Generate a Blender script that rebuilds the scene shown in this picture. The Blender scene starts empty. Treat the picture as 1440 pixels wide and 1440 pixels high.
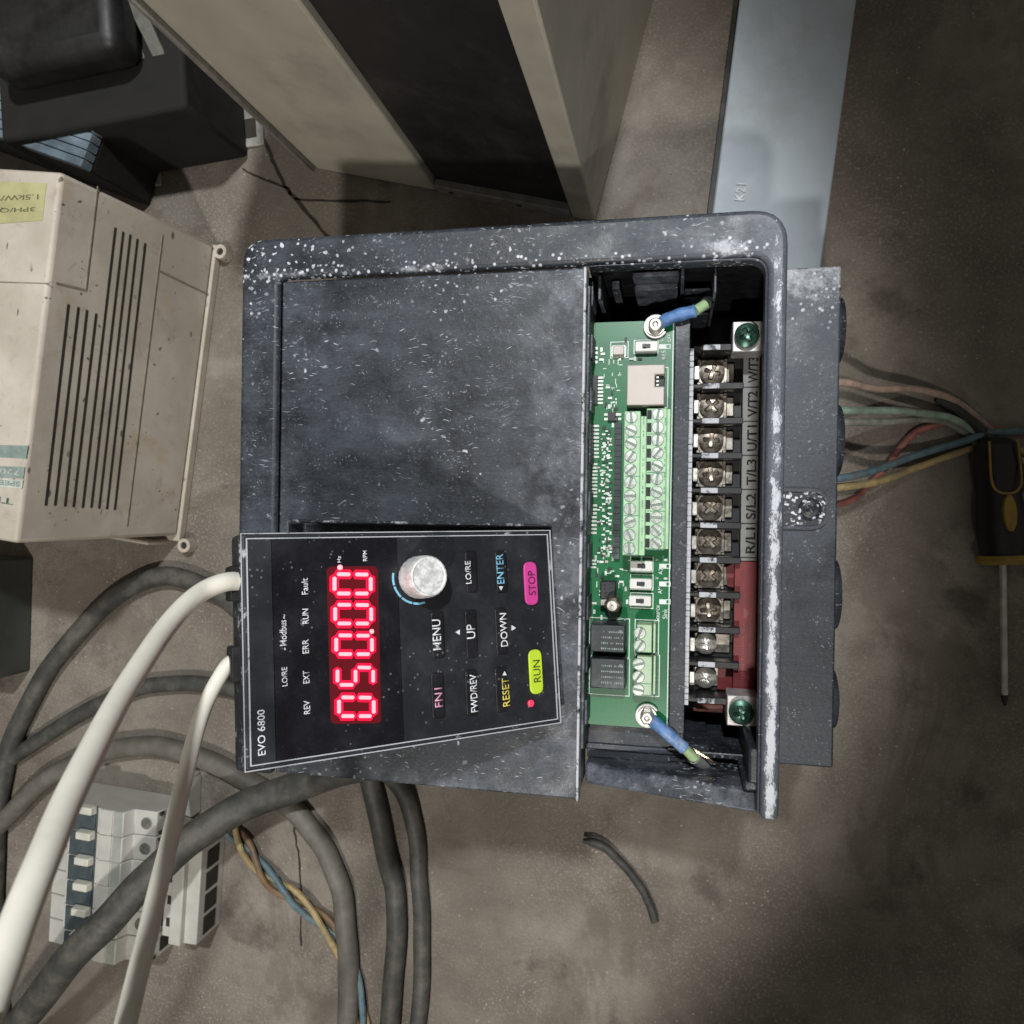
import bpy, bmesh, math, random
from mathutils import Vector, Matrix
random.seed(7)
R = math.radians
scn = bpy.context.scene
COL = scn.collection

# ------------------------------------------------------------------ camera
TH = math.atan2(.203, .979)
CAM = Vector((.078, 0, .5125))
F = 1100.0                                     # focal length in pixels of the 1440 px frame
cd = bpy.data.cameras.new('camera'); cam = bpy.data.objects.new('camera', cd); COL.objects.link(cam)
cd.sensor_width = 36; cd.lens = 36 * F / 1440; cd.clip_start = .005; cd.clip_end = 50
cam.location = CAM; cam.rotation_euler = (0, TH, 0)
cd.dof.use_dof = True; cd.dof.focus_distance = .33; cd.dof.aperture_fstop = 26
scn.camera = cam
FW = Vector((-math.sin(TH), 0, -math.cos(TH))); RT = Vector((math.cos(TH), 0, -math.sin(TH))); UP = Vector((0, 1, 0))
def ray(px, py): return FW * F + RT * (px - 720) + UP * (720 - py)
def at(px, py, z=0.0):                          # point of the place at height z seen at a photo pixel
    d = ray(px, py); return CAM + d * ((z - CAM.z) / d.z)

# ------------------------------------------------------------------ world, lamps, exposure
w = bpy.data.worlds.new('World'); scn.world = w; w.use_nodes = True
bg = w.node_tree.nodes['Background']; bg.inputs[0].default_value = (1, .95, .86, 1); bg.inputs[1].default_value = .12
def aim(o, tgt): o.rotation_euler = (Vector(tgt) - o.location).to_track_quat('-Z', 'Y').to_euler()
def spot(name, loc, tgt, watt, ang, blend, rad, col):
    l = bpy.data.lights.new(name, 'SPOT'); l.energy = watt; l.spot_size = R(ang); l.spot_blend = blend
    l.shadow_soft_size = rad; l.color = col
    o = bpy.data.objects.new(name, l); COL.objects.link(o); o.location = loc; aim(o, tgt); return o
spot('ceiling_lamp', (.12, .55, 1.30), (-.215, .01, 0), 53, 34.5, .30, .035, (.95, .98, 1))
spot('work_lamp', (.04, -.60, 1.20), (-.225, .0, 0), 30, 41, .34, .03, (1, .96, .91))
scn.view_settings.view_transform = 'Standard'; scn.view_settings.look = 'None'
scn.view_settings.exposure = 0; scn.view_settings.gamma = 1
scn.cycles.max_bounces = 5; scn.cycles.diffuse_bounces = 3; scn.cycles.caustics_reflective = False; scn.cycles.caustics_refractive = False

# ------------------------------------------------------------------ materials
class NT:
    def __init__(s, name):
        s.m = bpy.data.materials.new(name); s.m.use_nodes = True; s.t = s.m.node_tree; s.n = s.t.nodes
        s.b = s.n['Principled BSDF']; s.co = s.n.new('ShaderNodeTexCoord').outputs['Object']
        s.sep = None
    def put(s, i, v):
        if hasattr(v, 'is_linked'): s.t.links.new(v, i)
        elif isinstance(v, tuple) and len(v) == 3 and i.type == 'RGBA': i.default_value = (*v, 1)
        else: i.default_value = v
    def m2(s, op, a, b=0.0, clamp=False):
        n = s.n.new('ShaderNodeMath'); n.operation = op; n.use_clamp = clamp; s.put(n.inputs[0], a); s.put(n.inputs[1], b); return n.outputs[0]
    def mul(s, a, b): return s.m2('MULTIPLY', a, b)
    def mx(s, a, b): return s.m2('MAXIMUM', a, b)
    def rmp(s, v, a, b, lo=0.0, hi=1.0):
        n = s.n.new('ShaderNodeMapRange'); n.interpolation_type = 'SMOOTHSTEP'
        for k, q in zip(range(5), (v, a, b, lo, hi)): s.put(n.inputs[k], q)
        return n.outputs[0]
    def map(s, sc, rot=(0, 0, 0), loc=(0, 0, 0), co=None):
        n = s.n.new('ShaderNodeMapping'); s.t.links.new(co or s.co, n.inputs[0])
        n.inputs['Scale'].default_value = sc; n.inputs['Rotation'].default_value = rot; n.inputs['Location'].default_value = loc; return n.outputs[0]
    def nz(s, sc, det=5, co=None, rough=.6, dist=0):
        n = s.n.new('ShaderNodeTexNoise'); s.t.links.new(co or s.co, n.inputs['Vector']); n.inputs['Scale'].default_value = sc
        n.inputs['Detail'].default_value = det; n.inputs['Roughness'].default_value = rough; n.inputs['Distortion'].default_value = dist
        return n.outputs[0]
    def vor(s, sc, feat='F1', co=None, rnd=1):
        n = s.n.new('ShaderNodeTexVoronoi'); n.feature = feat; s.t.links.new(co or s.co, n.inputs['Vector']); n.inputs['Scale'].default_value = sc
        n.inputs['Randomness'].default_value = rnd; return n.outputs[0]
    def warp(s, sc, amt):
        n = s.n.new('ShaderNodeTexNoise'); s.t.links.new(s.co, n.inputs['Vector']); n.inputs['Scale'].default_value = sc
        v = s.n.new('ShaderNodeVectorMath'); v.operation = 'SCALE'; s.t.links.new(n.outputs['Color'], v.inputs[0]); v.inputs['Scale'].default_value = amt
        a = s.n.new('ShaderNodeVectorMath'); a.operation = 'ADD'; s.t.links.new(s.co, a.inputs[0]); s.t.links.new(v.outputs[0], a.inputs[1]); return a.outputs[0]
    def xyz(s, k):
        if not s.sep: s.sep = s.n.new('ShaderNodeSeparateXYZ'); s.t.links.new(s.co, s.sep.inputs[0])
        return s.sep.outputs[k]
    def mix(s, f, a, b):
        n = s.n.new('ShaderNodeMix'); n.data_type = 'RGBA'; s.put(n.inputs[0], f); s.put(n.inputs[6], a); s.put(n.inputs[7], b); return n.outputs[2]
    def bump(s, h, st=.3, d=.0005):
        n = s.n.new('ShaderNodeBump'); n.inputs['Strength'].default_value = st; n.inputs['Distance'].default_value = d
        s.t.links.new(h, n.inputs['Height']); s.t.links.new(n.outputs[0], s.b.inputs['Normal'])
    def fin(s, col, rough=.5, metal=0.0):
        s.put(s.b.inputs['Base Color'], col); s.put(s.b.inputs['Roughness'], rough); s.put(s.b.inputs['Metallic'], metal); return s.m
    def near(s, k, c, wid):                       # 1 on the line coordinate k = c, fading to 0 at wid
        return s.rmp(s.m2('ABSOLUTE', s.m2('SUBTRACT', s.xyz(k), c)), 0.0, wid, 1.0, 0.0)

def simple(name, col, rough=.5, metal=0.0, var=.25, sc=120, dirt=None, bump=0):
    t = NT(name); n = t.nz(sc, 5)
    dk = tuple(c * (1 - var) for c in col); lt = tuple(min(1, c * (1 + var * .6)) for c in col)
    c = t.mix(t.rmp(n, .3, .7), dk, lt)
    if dirt:
        c = t.mix(t.mul(t.rmp(t.nz(sc * .35, 7, rough=.7), .5, .72), dirt[1]), c, dirt[0])
    if bump: t.bump(t.nz(sc * 5, 3), bump, .0003)
    return t.fin(c, t.rmp(n, .2, .8, max(.03, rough - .1), rough + .1), metal)
def glow(name, col, st):
    t = NT(name); t.fin(col, .4); t.b.inputs['Emission Color'].default_value = (*col, 1); t.b.inputs['Emission Strength'].default_value = st; return t.m

def worn(name, kind):
    t = NT(name)
    big = t.nz(9, 4); mid = t.nz(55, 7, rough=.65); fine = t.nz(420, 4)
    brush = t.nz(1, 5, t.map((60, 900, 300)))
    dust = t.rmp(t.m2('ADD', t.mul(mid, .55), t.m2('ADD', t.mul(big, .5), t.mul(brush, .22))), .45, .92)
    c = t.mix(dust, (.009, .0115, .0155), (.066, .080, .101))
    wc = t.warp(60, .012)
    msk = t.rmp(t.nz(16, 3), .50, .70)
    sp = t.mul(t.rmp(t.vor(300, co=t.warp(260, .003)), .15, .26, 1, 0), t.mul(msk, t.rmp(t.nz(210, 2), .40, .6)))
    sp2 = t.mul(t.rmp(t.vor(125, co=t.warp(200, .005)), .07, .13, 1, 0), t.rmp(t.nz(33, 2), .5, .62))
    def dash(sx, sy, ang, thr, m): return t.mul(t.rmp(t.vor(1, co=t.map((sx, sy, 200), (0, 0, ang), co=wc)), thr * .6, thr, 1, 0), m)
    scr = t.mx(dash(90, 900, .15, .16, t.rmp(t.nz(24, 3), .48, .60)), dash(75, 800, -.5, .13, t.rmp(t.nz(31, 3), .52, .62)))
    sz = t.rmp(t.nz(240, 2), .36, .68, .02, .36); sp3 = t.rmp(t.m2('SUBTRACT', t.vor(330, co=t.warp(300, .0022)), sz), -.03, .03, 1, 0)
    white = t.mx(sp, t.mx(t.mul(sp2, .8), t.mul(scr, .55)))
    def powder(m, lo=.42, hi=.56): return t.mul(t.mx(t.mul(t.rmp(t.m2('ADD', t.mul(m, .42), t.mul(t.nz(170, 6, rough=.8), .72)), lo + .14, hi + .16), .7), t.mul(t.rmp(t.vor(360), .18, .34, 1, 0), t.rmp(t.m2('ADD', t.mul(m, .5), t.mul(t.nz(120, 3), .6)), .45, .6))), t.rmp(m, 0, .25))
    if kind == 'cover':
        zone = t.mul(t.rmp(t.xyz(0), -.05, .025), t.rmp(t.xyz(1), -.01, .05))
        s2 = t.mx(t.mx(dash(170, 1100, .5, .26, zone), dash(150, 1000, 1.0, .22, zone)), dash(160, 1200, -.25, .24, zone)); s2 = t.mul(s2, t.mul(t.rmp(t.nz(55, 3), .46, .58), t.rmp(t.nz(15, 3), .40, .58)))
        hand = t.mul(t.rmp(t.nz(1, 6, t.map((14, 40, 30)), .6, .8), .50, .68), .28); c = t.mix(hand, c, (.115, .132, .158)); wr = t.mx(t.rmp(t.xyz(0), -.01, .040), t.rmp(t.xyz(1), -.112, -.126)); wr = t.mul(wr, t.rmp(t.nz(70, 6, rough=.75), .40, .66)); c = t.mix(t.mul(wr, .6), c, (.19, .205, .235)); white = t.mx(white, t.mul(s2, .42)) 
    if kind == 'rim':
        a = t.mul(t.near(1, .1095, .0065), t.rmp(t.nz(14, 2), .3, .6, .35, 1))
        b = t.mul(t.near(0, .1186, .0042), t.rmp(t.xyz(1), .12, -.10, .55, 1.0))
        lft = t.mul(t.rmp(t.xyz(0), -.02, -.12), t.rmp(t.xyz(1), .09, .12))
        d = t.mul(t.near(0, .098, .03), t.near(1, .112, .011))
        stre = t.nz(1, 7, t.map((300, 110, 150)), .85)
        p = t.mx(t.mul(powder(a, .56, .74), .85), t.mul(t.rmp(t.m2('ADD', t.mul(b, .26), t.mul(stre, 1.15)), .73, .80), .75))
        p = t.mx(p, t.mul(t.mul(sp3, lft), .9))
        p = t.mx(p, t.mul(powder(d, .52, .66), .85))
        haze = t.mul(t.mx(t.rmp(t.xyz(0), .09, .12), t.mul(d, .8)), .5)
        c = t.mix(haze, c, (.17, .185, .22)); white = t.mx(white, p)
    if kind == 'ledge':
        d = t.rmp(t.xyz(1), .07, .112)
        white = t.mx(t.mul(sp, .35), t.mul(powder(d, .5, .68), .6))
        c = t.mix(t.mul(t.rmp(t.xyz(1), -.06, .10), .35), c, (.135, .15, .18))
    if kind == 'slot':
        white = t.mul(t.rmp(t.vor(460, co=t.warp(300, .003)), .30, .42, 1, 0), t.rmp(t.nz(200, 3), .40, .52)); c = t.mix(.5, c, (.02, .022, .028))
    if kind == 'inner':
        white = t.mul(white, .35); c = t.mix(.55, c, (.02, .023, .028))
    gn = t.nz(1, 4, t.map((700, 1500, 900)), .75); c = t.mix(t.mul(t.rmp(gn, .52, .70), .45), c, (.110, .127, .152)); c = t.mix(t.mul(t.rmp(gn, .48, .34), .5), c, (.010, .012, .016)); fs = t.mul(t.rmp(t.vor(620, co=wc), .16, .27, 1, 0), t.mul(t.rmp(t.nz(140, 2), .50, .62), .4)); c = t.mix(fs, c, (.42, .44, .48))
    c = t.mix(white, c, (.70, .72, .77))
    t.bump(fine, .4, .0003)
    return t.fin(c, t.rmp(mid, .3, .7, .38, .62))

def edge_worn(name, amt=.5):
    t = NT(name); n = t.nz(130, 6, rough=.75)
    c = t.mix(t.rmp(n, .5 - amt * .2, .62 - amt * .2), (.02, .022, .028), (.50, .51, .54)); return t.fin(c, .55)

M = {}
M['body'] = worn('worn_black_plastic', 'cover'); M['rim'] = worn('worn_rim_plastic', 'rim'); M['ledge'] = worn('ledge_plastic', 'ledge')
M['slot'] = worn('speckled_slot', 'slot'); M['inner'] = worn('inner_black_plastic', 'inner'); M['edge'] = edge_worn('scuffed_edge', .55); M['line'] = edge_worn('rubbed_edge', 1.05); M['keybody'] = edge_worn('keypad_case', -.35); M['edge2'] = edge_worn('less_scuffed_edge', .1)
M['black'] = simple('black_plastic', (.012, .012, .013), .5, 0, .4)
M['pcb'] = None
def pcb():
    t = NT('green_solder_mask'); n = t.nz(60, 4)
    tr = t.rmp(t.vor(420, 'DISTANCE_TO_EDGE', rnd=.55), .01, .05, 1, 0)
    c = t.mix(t.mul(tr, .4), (.003, .130, .040), (.008, .20, .070)); c = t.mix(t.rmp(n, .45, .75), c, (.004, .105, .034))
    c = t.mix(t.mul(t.rmp(t.nz(500, 4), .62, .75), .15), c, (.45, .5, .45)); return t.fin(c, .34)
M['pcb'] = pcb()
M['silk'] = simple('silkscreen_white', (.72, .78, .73), .6, 0, .15)
M['tblock'] = simple('pale_green_plastic', (.40, .62, .39), .5, 0, .12, 200, ((.5, .62, .48), .5))
M['tblock2'] = simple('dusty_green_plastic', (.42, .56, .37), .55, 0, .12, 200, ((.55, .6, .48), .5))
M['tin'] = simple('tinned_steel', (.50, .55, .48), .42, .5, .2, 600)
M['screw'] = simple('tarnished_steel', (.22, .19, .155), .34, .85, .35, 500, ((.12, .085, .055), .7))
M['plate'] = simple('clamp_plate_metal', (.34, .31, .265), .36, .85, .3, 400, ((.14, .10, .07), .6))
M['shiny'] = simple('zinc_plated', (.60, .58, .53), .36, .7, .2, 300)
M['shield'] = simple('jack_shield', (.50, .45, .41), .5, .15, .06, 90)
M['white'] = simple('white_plastic', (.72, .72, .68), .45, 0, .1)
M['relay'] = simple('relay_plastic', (.022, .028, .032), .45, 0, .4, 200, ((.2, .22, .23), .45))
M['chip'] = simple('chip_plastic', (.02, .02, .022), .5)
M['label'] = simple('grey_label', (.20, .20, .185), .6, 0, .12, 200)
M['ink'] = simple('black_ink', (.012, .012, .012), .6)
M['red'] = simple('dark_red_label', (.17, .013, .015), .5, 0, .25, 150)
M['redink'] = simple('faded_red_ink', (.20, .05, .05), .5, 0, .3, 400)
M['gscrew'] = simple('green_passivated', (.035, .085, .06), .3, .6, .4, 300)
M['blue'] = simple('blue_crimp_sleeve', (.10, .22, .48), .5, 0, .3, 260, ((.45, .5, .58), .6), .2)
M['gwire'] = simple('green_yellow_wire', (.36, .50, .26), .5, 0, .2)
M['dkwire'] = simple('dark_wire', (.03, .035, .03), .5)
M['sleeve'] = simple('grey_sleeve', (.30, .30, .28), .6)
M['copper'] = simple('copper_strand', (.55, .42, .28), .35, .9)
M['lug'] = simple('ring_lug_metal', (.52, .50, .48), .45, .4, .2, 300)
def keyface(name, base, gloss):
    t = NT(name); n = t.nz(45, 6, rough=.7)
    d = t.mul(t.rmp(t.vor(330), .10, .17, 1, 0), t.rmp(t.nz(25, 2), .48, .6)); d2 = t.rmp(t.nz(900, 3), .62, .75)
    c = t.mix(t.rmp(n, .4, .8), base, tuple(b * 2.2 + .004 for b in base)); c = t.mix(t.mx(t.mul(d, .35), t.mul(d2, .06)), c, (.35, .37, .4))
    return t.fin(c, t.rmp(n, .3, .7, gloss, gloss + .15))
M['face'] = keyface('keypad_membrane', (.012, .013, .017), .42)
M['window'] = keyface('display_window', (.006, .006, .009), .25)
M['button'] = keyface('button_membrane', (.006, .006, .008), .4)
M['print'] = simple('white_print', (.78, .79, .82), .6, 0, .1)
M['pink'] = simple('pink_print', (.72, .35, .50), .6); M['cyan'] = simple('cyan_print', (.22, .55, .74), .6); M['yellow'] = simple('yellow_print', (.80, .66, .12), .6)
M['magenta'] = simple('magenta_button', (.62, .055, .30), .5, 0, .08); M['lime'] = simple('lime_button', (.55, .74, .04), .5, 0, .08)
M['magink'] = simple('dark_magenta_ink', (.10, .008, .05), .6); M['limeink'] = simple('dark_olive_ink', (.06, .08, .01), .6)
M['seg'] = glow('lit_segment', (1, .22, .25), 2.0); M['segred'] = glow('segment_glow', (.85, .003, .04), .75)  # wider bars put the red glow round each segment into colour
M['led'] = glow('red_led', (1, .03, .07), 1.3)
M['cell'] = glow('red_glow_diffuser', (.10, .0015, .006), .22)  # scattered red glow of the digits, put into one flat panel
M['halo'] = simple('red_tinted_window', (.10, .003, .010), .35)
def knobmat():
    t = NT('worn_silver_knob'); n = t.nz(260, 7, rough=.8)
    return t.fin(t.mix(t.rmp(n, .42, .6), (.66, .66, .65), (.84, .84, .83)), .5, t.rmp(n, .4, .6, .35, .05))
M['knob'] = knobmat()
def beige():
    t = NT('dirty_beige_plastic'); wc = t.warp(40, .02)
    c = t.mix(t.rmp(t.nz(14, 6, rough=.65), .35, .7), (.45, .395, .325), (.60, .54, .46))
    c = t.mix(t.mul(t.rmp(t.nz(22, 3), .62, .74), .45), c, (.50, .36, .19))
    c = t.mix(t.mul(t.rmp(t.nz(48, 9, rough=.82, dist=.6), .53, .70), .5), c, (.24, .20, .155))
    spk = t.mx(t.mul(t.rmp(t.vor(90, co=wc), .08, .14, 1, 0), t.rmp(t.nz(30, 2), .42, .56)), t.mul(t.rmp(t.vor(210, co=wc), .09, .15, 1, 0), t.rmp(t.nz(41, 2), .56, .64)))
    smr = t.mul(t.rmp(t.vor(1, co=t.map((160, 40, 60), (0, 0, .3))), .06, .13, 1, 0), t.rmp(t.nz(18, 2), .47, .58))
    c = t.mix(t.mul(t.mx(spk, smr), .8), c, (.06, .05, .045)); return t.fin(c, .55)
M['beige'] = beige()
M['slit'] = simple('slit_shadow_plastic', (.03, .025, .018), .8)
M['tape'] = simple('yellowed_tape', (.46, .43, .22), .5, 0, .15, 60)
M['tapeink'] = simple('faded_ink', (.16, .15, .07), .6)
M['lblgreen'] = simple('green_print', (.10, .24, .17), .6); M['lblgrey'] = simple('greygreen_print', (.24, .30, .27), .6, 0, .2); M['lblpale'] = simple('pale_print', (.5, .54, .47), .6)
def concrete():
    t = NT('dusty_concrete'); a = t.nz(6, 8, rough=.62); b = t.nz(45, 8, rough=.7); f = t.nz(520, 4)
    c = t.mix(t.rmp(a, .3, .72), (.155, .132, .106), (.325, .290, .243)); c = t.mix(t.mul(t.rmp(b, .42, .7), .5), c, (.13, .108, .088))
    g2 = t.nz(1100, 3, rough=.7); pt = t.rmp(t.nz(9, 4), .35, .65, .25, 1); c = t.mix(t.mul(t.mul(t.rmp(g2, .44, .64), .5), pt), c, (.085, .068, .053)); c = t.mix(t.mul(t.mul(t.rmp(f, .50, .68), .42), pt), c, (.46, .41, .35)); sm = t.rmp(t.nz(7, 9, rough=.72, dist=.8), .50, .58); c = t.mix(t.mul(sm, .38), c, (.105, .080, .060))
    st = t.rmp(t.nz(11, 5, rough=.7), .57, .68); c = t.mix(t.mul(st, .55), c, (.06, .045, .034))
    gr = t.mul(t.rmp(t.vor(220), .10, .18, 1, 0), t.rmp(t.nz(26, 3), .54, .64)); c = t.mix(t.mul(gr, .6), c, (.55, .50, .44))
    t.bump(t.m2('ADD', t.mul(b, .8), t.mul(f, .6)), .7, .0015); return t.fin(c, .85)
M['floor'] = concrete()
M['grit'] = simple('sandy_grit', (.36, .32, .27), .9, 0, .6, 90)
M['crack'] = simple('dirt_in_crack', (.035, .028, .022), .9)
def rubber(name, col, dustc):
    t = NT(name); n = t.nz(70, 6, rough=.7); c = t.mix(t.rmp(n, .35, .75), col, dustc); t.bump(t.nz(500, 3), .2, .0003); return t.fin(c, .6)
M['rubber'] = rubber('dusty_dark_rubber', (.045, .046, .041), (.125, .115, .095))
M['rubber2'] = rubber('brown_grey_rubber', (.115, .105, .085), (.18, .165, .14))
M['rubber3'] = rubber('black_rubber', (.03, .031, .028), (.075, .072, .062))
M['wcable'] = simple('white_cable_jacket', (.84, .80, .70), .42, 0, .06, 60, ((.55, .50, .42), .5), .15)
M['enclblack'] = simple('black_sheet', (.012, .011, .011), .5, 0, .4, 60, ((.05, .045, .04), .5))
M['enclbeige'] = simple('cream_sheet', (.52, .48, .39), .5, 0, .12, 25, ((.20, .17, .13), .6))
M['flange'] = simple('dusty_flange', (.24, .22, .19), .6)
M['bluegrey'] = simple('bluegrey_steel', (.37, .42, .46), .5, 0, .1, 40, ((.22, .23, .22), .4))
M['finblue'] = simple('slate_blue_fins', (.17, .22, .26), .5, 0, .3, 60, ((.2, .24, .26), .4)); M['tealblue'] = simple('teal_plastic', (.05, .12, .12), .5)
M['coreblk'] = simple('dark_core', (.010, .009, .008), .85, 0, .4, 70); M['footm'] = simple('galvanised_foot', (.42, .41, .37), .5, .5, .2); M['greybar'] = simple('dull_grey_bar', (.14, .14, .12), .6)
M['cbwhite'] = simple('aged_white_plastic', (.52, .51, .46), .5, 0, .1, 60, ((.3, .27, .22), .5)); M['cbgrey'] = simple('aged_grey_plastic', (.36, .37, .33), .5, 0, .15, 60)
M['cbblue'] = simple('slate_toggle', (.060, .078, .083), .5, 0, .2); M['cbcream'] = simple('cream_toggle', (.62, .61, .52), .5, 0, .1)
M['dkbox'] = simple('dark_green_grey_case', (.055, .060, .052), .6, 0, .25, 40); M['dklabel'] = simple('bluish_label', (.26, .31, .37), .55, 0, .12)
M['sdblack'] = simple('black_handle', (.015, .014, .013), .45, 0, .3); M['sdyellow'] = simple('yellow_handle', (.33, .21, .035), .5, 0, .2); M['sdsteel'] = simple('shaft_steel', (.6, .58, .52), .4, .4)
for n, c in dict(wpink=(.42, .30, .24), wgreen=(.26, .36, .27), wgrey=(.27, .28, .23), wblue=(.11, .18, .21), wyellow=(.42, .32, .15), wred=(.36, .13, .11), wbrown=(.20, .12, .06)).items():
    M[n] = simple('dusty_' + n[1:] + '_insulation', c, .55, 0, .3, 150, ((.2, .17, .13), .6))

# ------------------------------------------------------------------ mesh helpers
INV = {}
def link(name, me, parent=None):
    o = bpy.data.objects.new(name, me); COL.objects.link(o)
    if parent: o.parent = parent
    return o
def tag(o, label, cat, group=None):
    o['label'] = label; o['category'] = cat
    if group: o['group'] = group
    return o
def thing(name, label, cat, loc=(0, 0, 0), rot=(0, 0, 0), group=None):
    o = bpy.data.objects.new(name, None); COL.objects.link(o); o.empty_display_size = .02
    o.location = loc; o.rotation_euler = rot
    return tag(o, label, cat, group)
def copy_tree(o, parent=None):
    c = o.copy(); COL.objects.link(c); c.parent = parent
    for ch in list(o.children): copy_tree(ch, c)
    return c

class MB:
    def __init__(s): s.v = []; s.f = []
    def add(s, vs, fs):
        k = len(s.v); s.v += [tuple(p) for p in vs]; s.f += [tuple(i + k for i in q) for q in fs]; return s
    def box(s, x0, x1, y0, y1, z0, z1, taper=0):
        t = taper
        return s.add([(x0, y0, z0), (x1, y0, z0), (x1, y1, z0), (x0, y1, z0), (x0 + t, y0 + t, z1), (x1 - t, y0 + t, z1), (x1 - t, y1 - t, z1), (x0 + t, y1 - t, z1)],
                     [(3, 2, 1, 0), (4, 5, 6, 7), (0, 1, 5, 4), (1, 2, 6, 5), (2, 3, 7, 6), (3, 0, 4, 7)])
    def cbox(s, x, y, z, sx, sy, sz): return s.box(x - sx / 2, x + sx / 2, y - sy / 2, y + sy / 2, z, z + sz)
    def prism(s, poly, z0, z1):
        n = len(poly)
        if sum(poly[i][0] * poly[(i + 1) % n][1] - poly[(i + 1) % n][0] * poly[i][1] for i in range(n)) < 0: poly = poly[::-1]
        return s.add([(x, y, z0) for x, y in poly] + [(x, y, z1) for x, y in poly],
                     [tuple(range(n - 1, -1, -1)), tuple(range(n, 2 * n))] + [(i, (i + 1) % n, n + (i + 1) % n, n + i) for i in range(n)])
    def lathe(s, prof, n=24, c=(0, 0, 0), ax=None):
        q = Vector((0, 0, 1)).rotation_difference(Vector(ax)) if ax is not None else None
        vs = []
        for r, z in prof:
            for i in range(n):
                a = 2 * math.pi * i / n; p = Vector((r * math.cos(a), r * math.sin(a), z))
                if q: p = q @ p
                vs.append(p + Vector(c))
        fs = [(j * n + i, j * n + (i + 1) % n, (j + 1) * n + (i + 1) % n, (j + 1) * n + i) for j in range(len(prof) - 1) for i in range(n)]
        fs += [tuple(range(n - 1, -1, -1)), tuple((len(prof) - 1) * n + i for i in range(n))]
        return s.add(vs, fs)
    def tube(s, pts, r, n=12, rf=None):
        pts = [Vector(p) for p in pts]; k0 = len(s.v); up = Vector((0, 0, 1)); rings = []
        for i, p in enumerate(pts):
            t = (pts[min(i + 1, len(pts) - 1)] - pts[max(i - 1, 0)]).normalized()
            a = t.cross(up); a = a.normalized() if a.length > 1e-4 else Vector((1, 0, 0)); b = a.cross(t)
            rr = rf(i / (len(pts) - 1)) * r if rf else r
            rings += [p + (a * math.cos(2 * math.pi * j / n) + b * math.sin(2 * math.pi * j / n)) * rr for j in range(n)]
        m = len(pts)
        fs = [(i * n + j, i * n + (j + 1) % n, (i + 1) * n + (j + 1) % n, (i + 1) * n + j) for i in range(m - 1) for j in range(n)]
        fs += [tuple(range(n - 1, -1, -1)), tuple((m - 1) * n + j for j in range(n))]
        return s.add(rings, fs)
    def terrace(s, xs, ys, hs, zb):
        # blocks of different heights side by side in one closed mesh; hs[j][i] for the cell xs[i]..xs[i+1], ys[j]..ys[j+1]; None leaves a hole
        nx, ny = len(xs) - 1, len(ys) - 1
        h = lambda i, j: (hs[j][i] if 0 <= i < nx and 0 <= j < ny and hs[j][i] is not None else zb)
        def quad(a, b, c, d): s.add([a, b, c, d], [(0, 1, 2, 3)])
        for j in range(ny):
            for i in range(nx):
                if hs[j][i] is None: continue
                z = hs[j][i]; x0, x1, y0, y1 = xs[i], xs[i + 1], ys[j], ys[j + 1]
                quad((x0, y0, z), (x1, y0, z), (x1, y1, z), (x0, y1, z)); quad((x0, y1, zb), (x1, y1, zb), (x1, y0, zb), (x0, y0, zb))
                if z > h(i - 1, j): quad((x0, y1, h(i - 1, j)), (x0, y0, h(i - 1, j)), (x0, y0, z), (x0, y1, z))
                if z > h(i + 1, j): quad((x1, y0, h(i + 1, j)), (x1, y1, h(i + 1, j)), (x1, y1, z), (x1, y0, z))
                if z > h(i, j - 1): quad((x0, y0, h(i, j - 1)), (x1, y0, h(i, j - 1)), (x1, y0, z), (x0, y0, z))
                if z > h(i, j + 1): quad((x1, y1, h(i, j + 1)), (x0, y1, h(i, j + 1)), (x0, y1, z), (x1, y1, z))
        return s
    def rotz(s, a, c=(0, 0)):
        ca, sa = math.cos(a), math.sin(a)
        s.v = [(c[0] + (x - c[0]) * ca - (y - c[1]) * sa, c[1] + (x - c[0]) * sa + (y - c[1]) * ca, z) for x, y, z in s.v]; return s
    def mesh(s, name, mat, smooth=30):
        me = bpy.data.meshes.new(name); me.from_pydata(s.v, [], s.f)
        if len(s.v) < 20000:
            bm = bmesh.new(); bm.from_mesh(me); bmesh.ops.remove_doubles(bm, verts=bm.verts, dist=1e-6); bmesh.ops.recalc_face_normals(bm, faces=bm.faces); bm.to_mesh(me); bm.free()
        if mat: me.materials.append(M[mat])
        if smooth: me.shade_smooth(); me.set_sharp_from_angle(angle=R(smooth))
        me.update(); return me
    def build(s, name, mat, parent=None, bevel=0, seg=2, smooth=30):
        o = link(name, s.mesh(name, mat, smooth), parent)
        if bevel:
            b = o.modifiers.new('edge', 'BEVEL'); b.width = bevel; b.segments = seg; b.limit_method = 'ANGLE'; b.angle_limit = R(40); b.use_clamp_overlap = True
        return o

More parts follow.
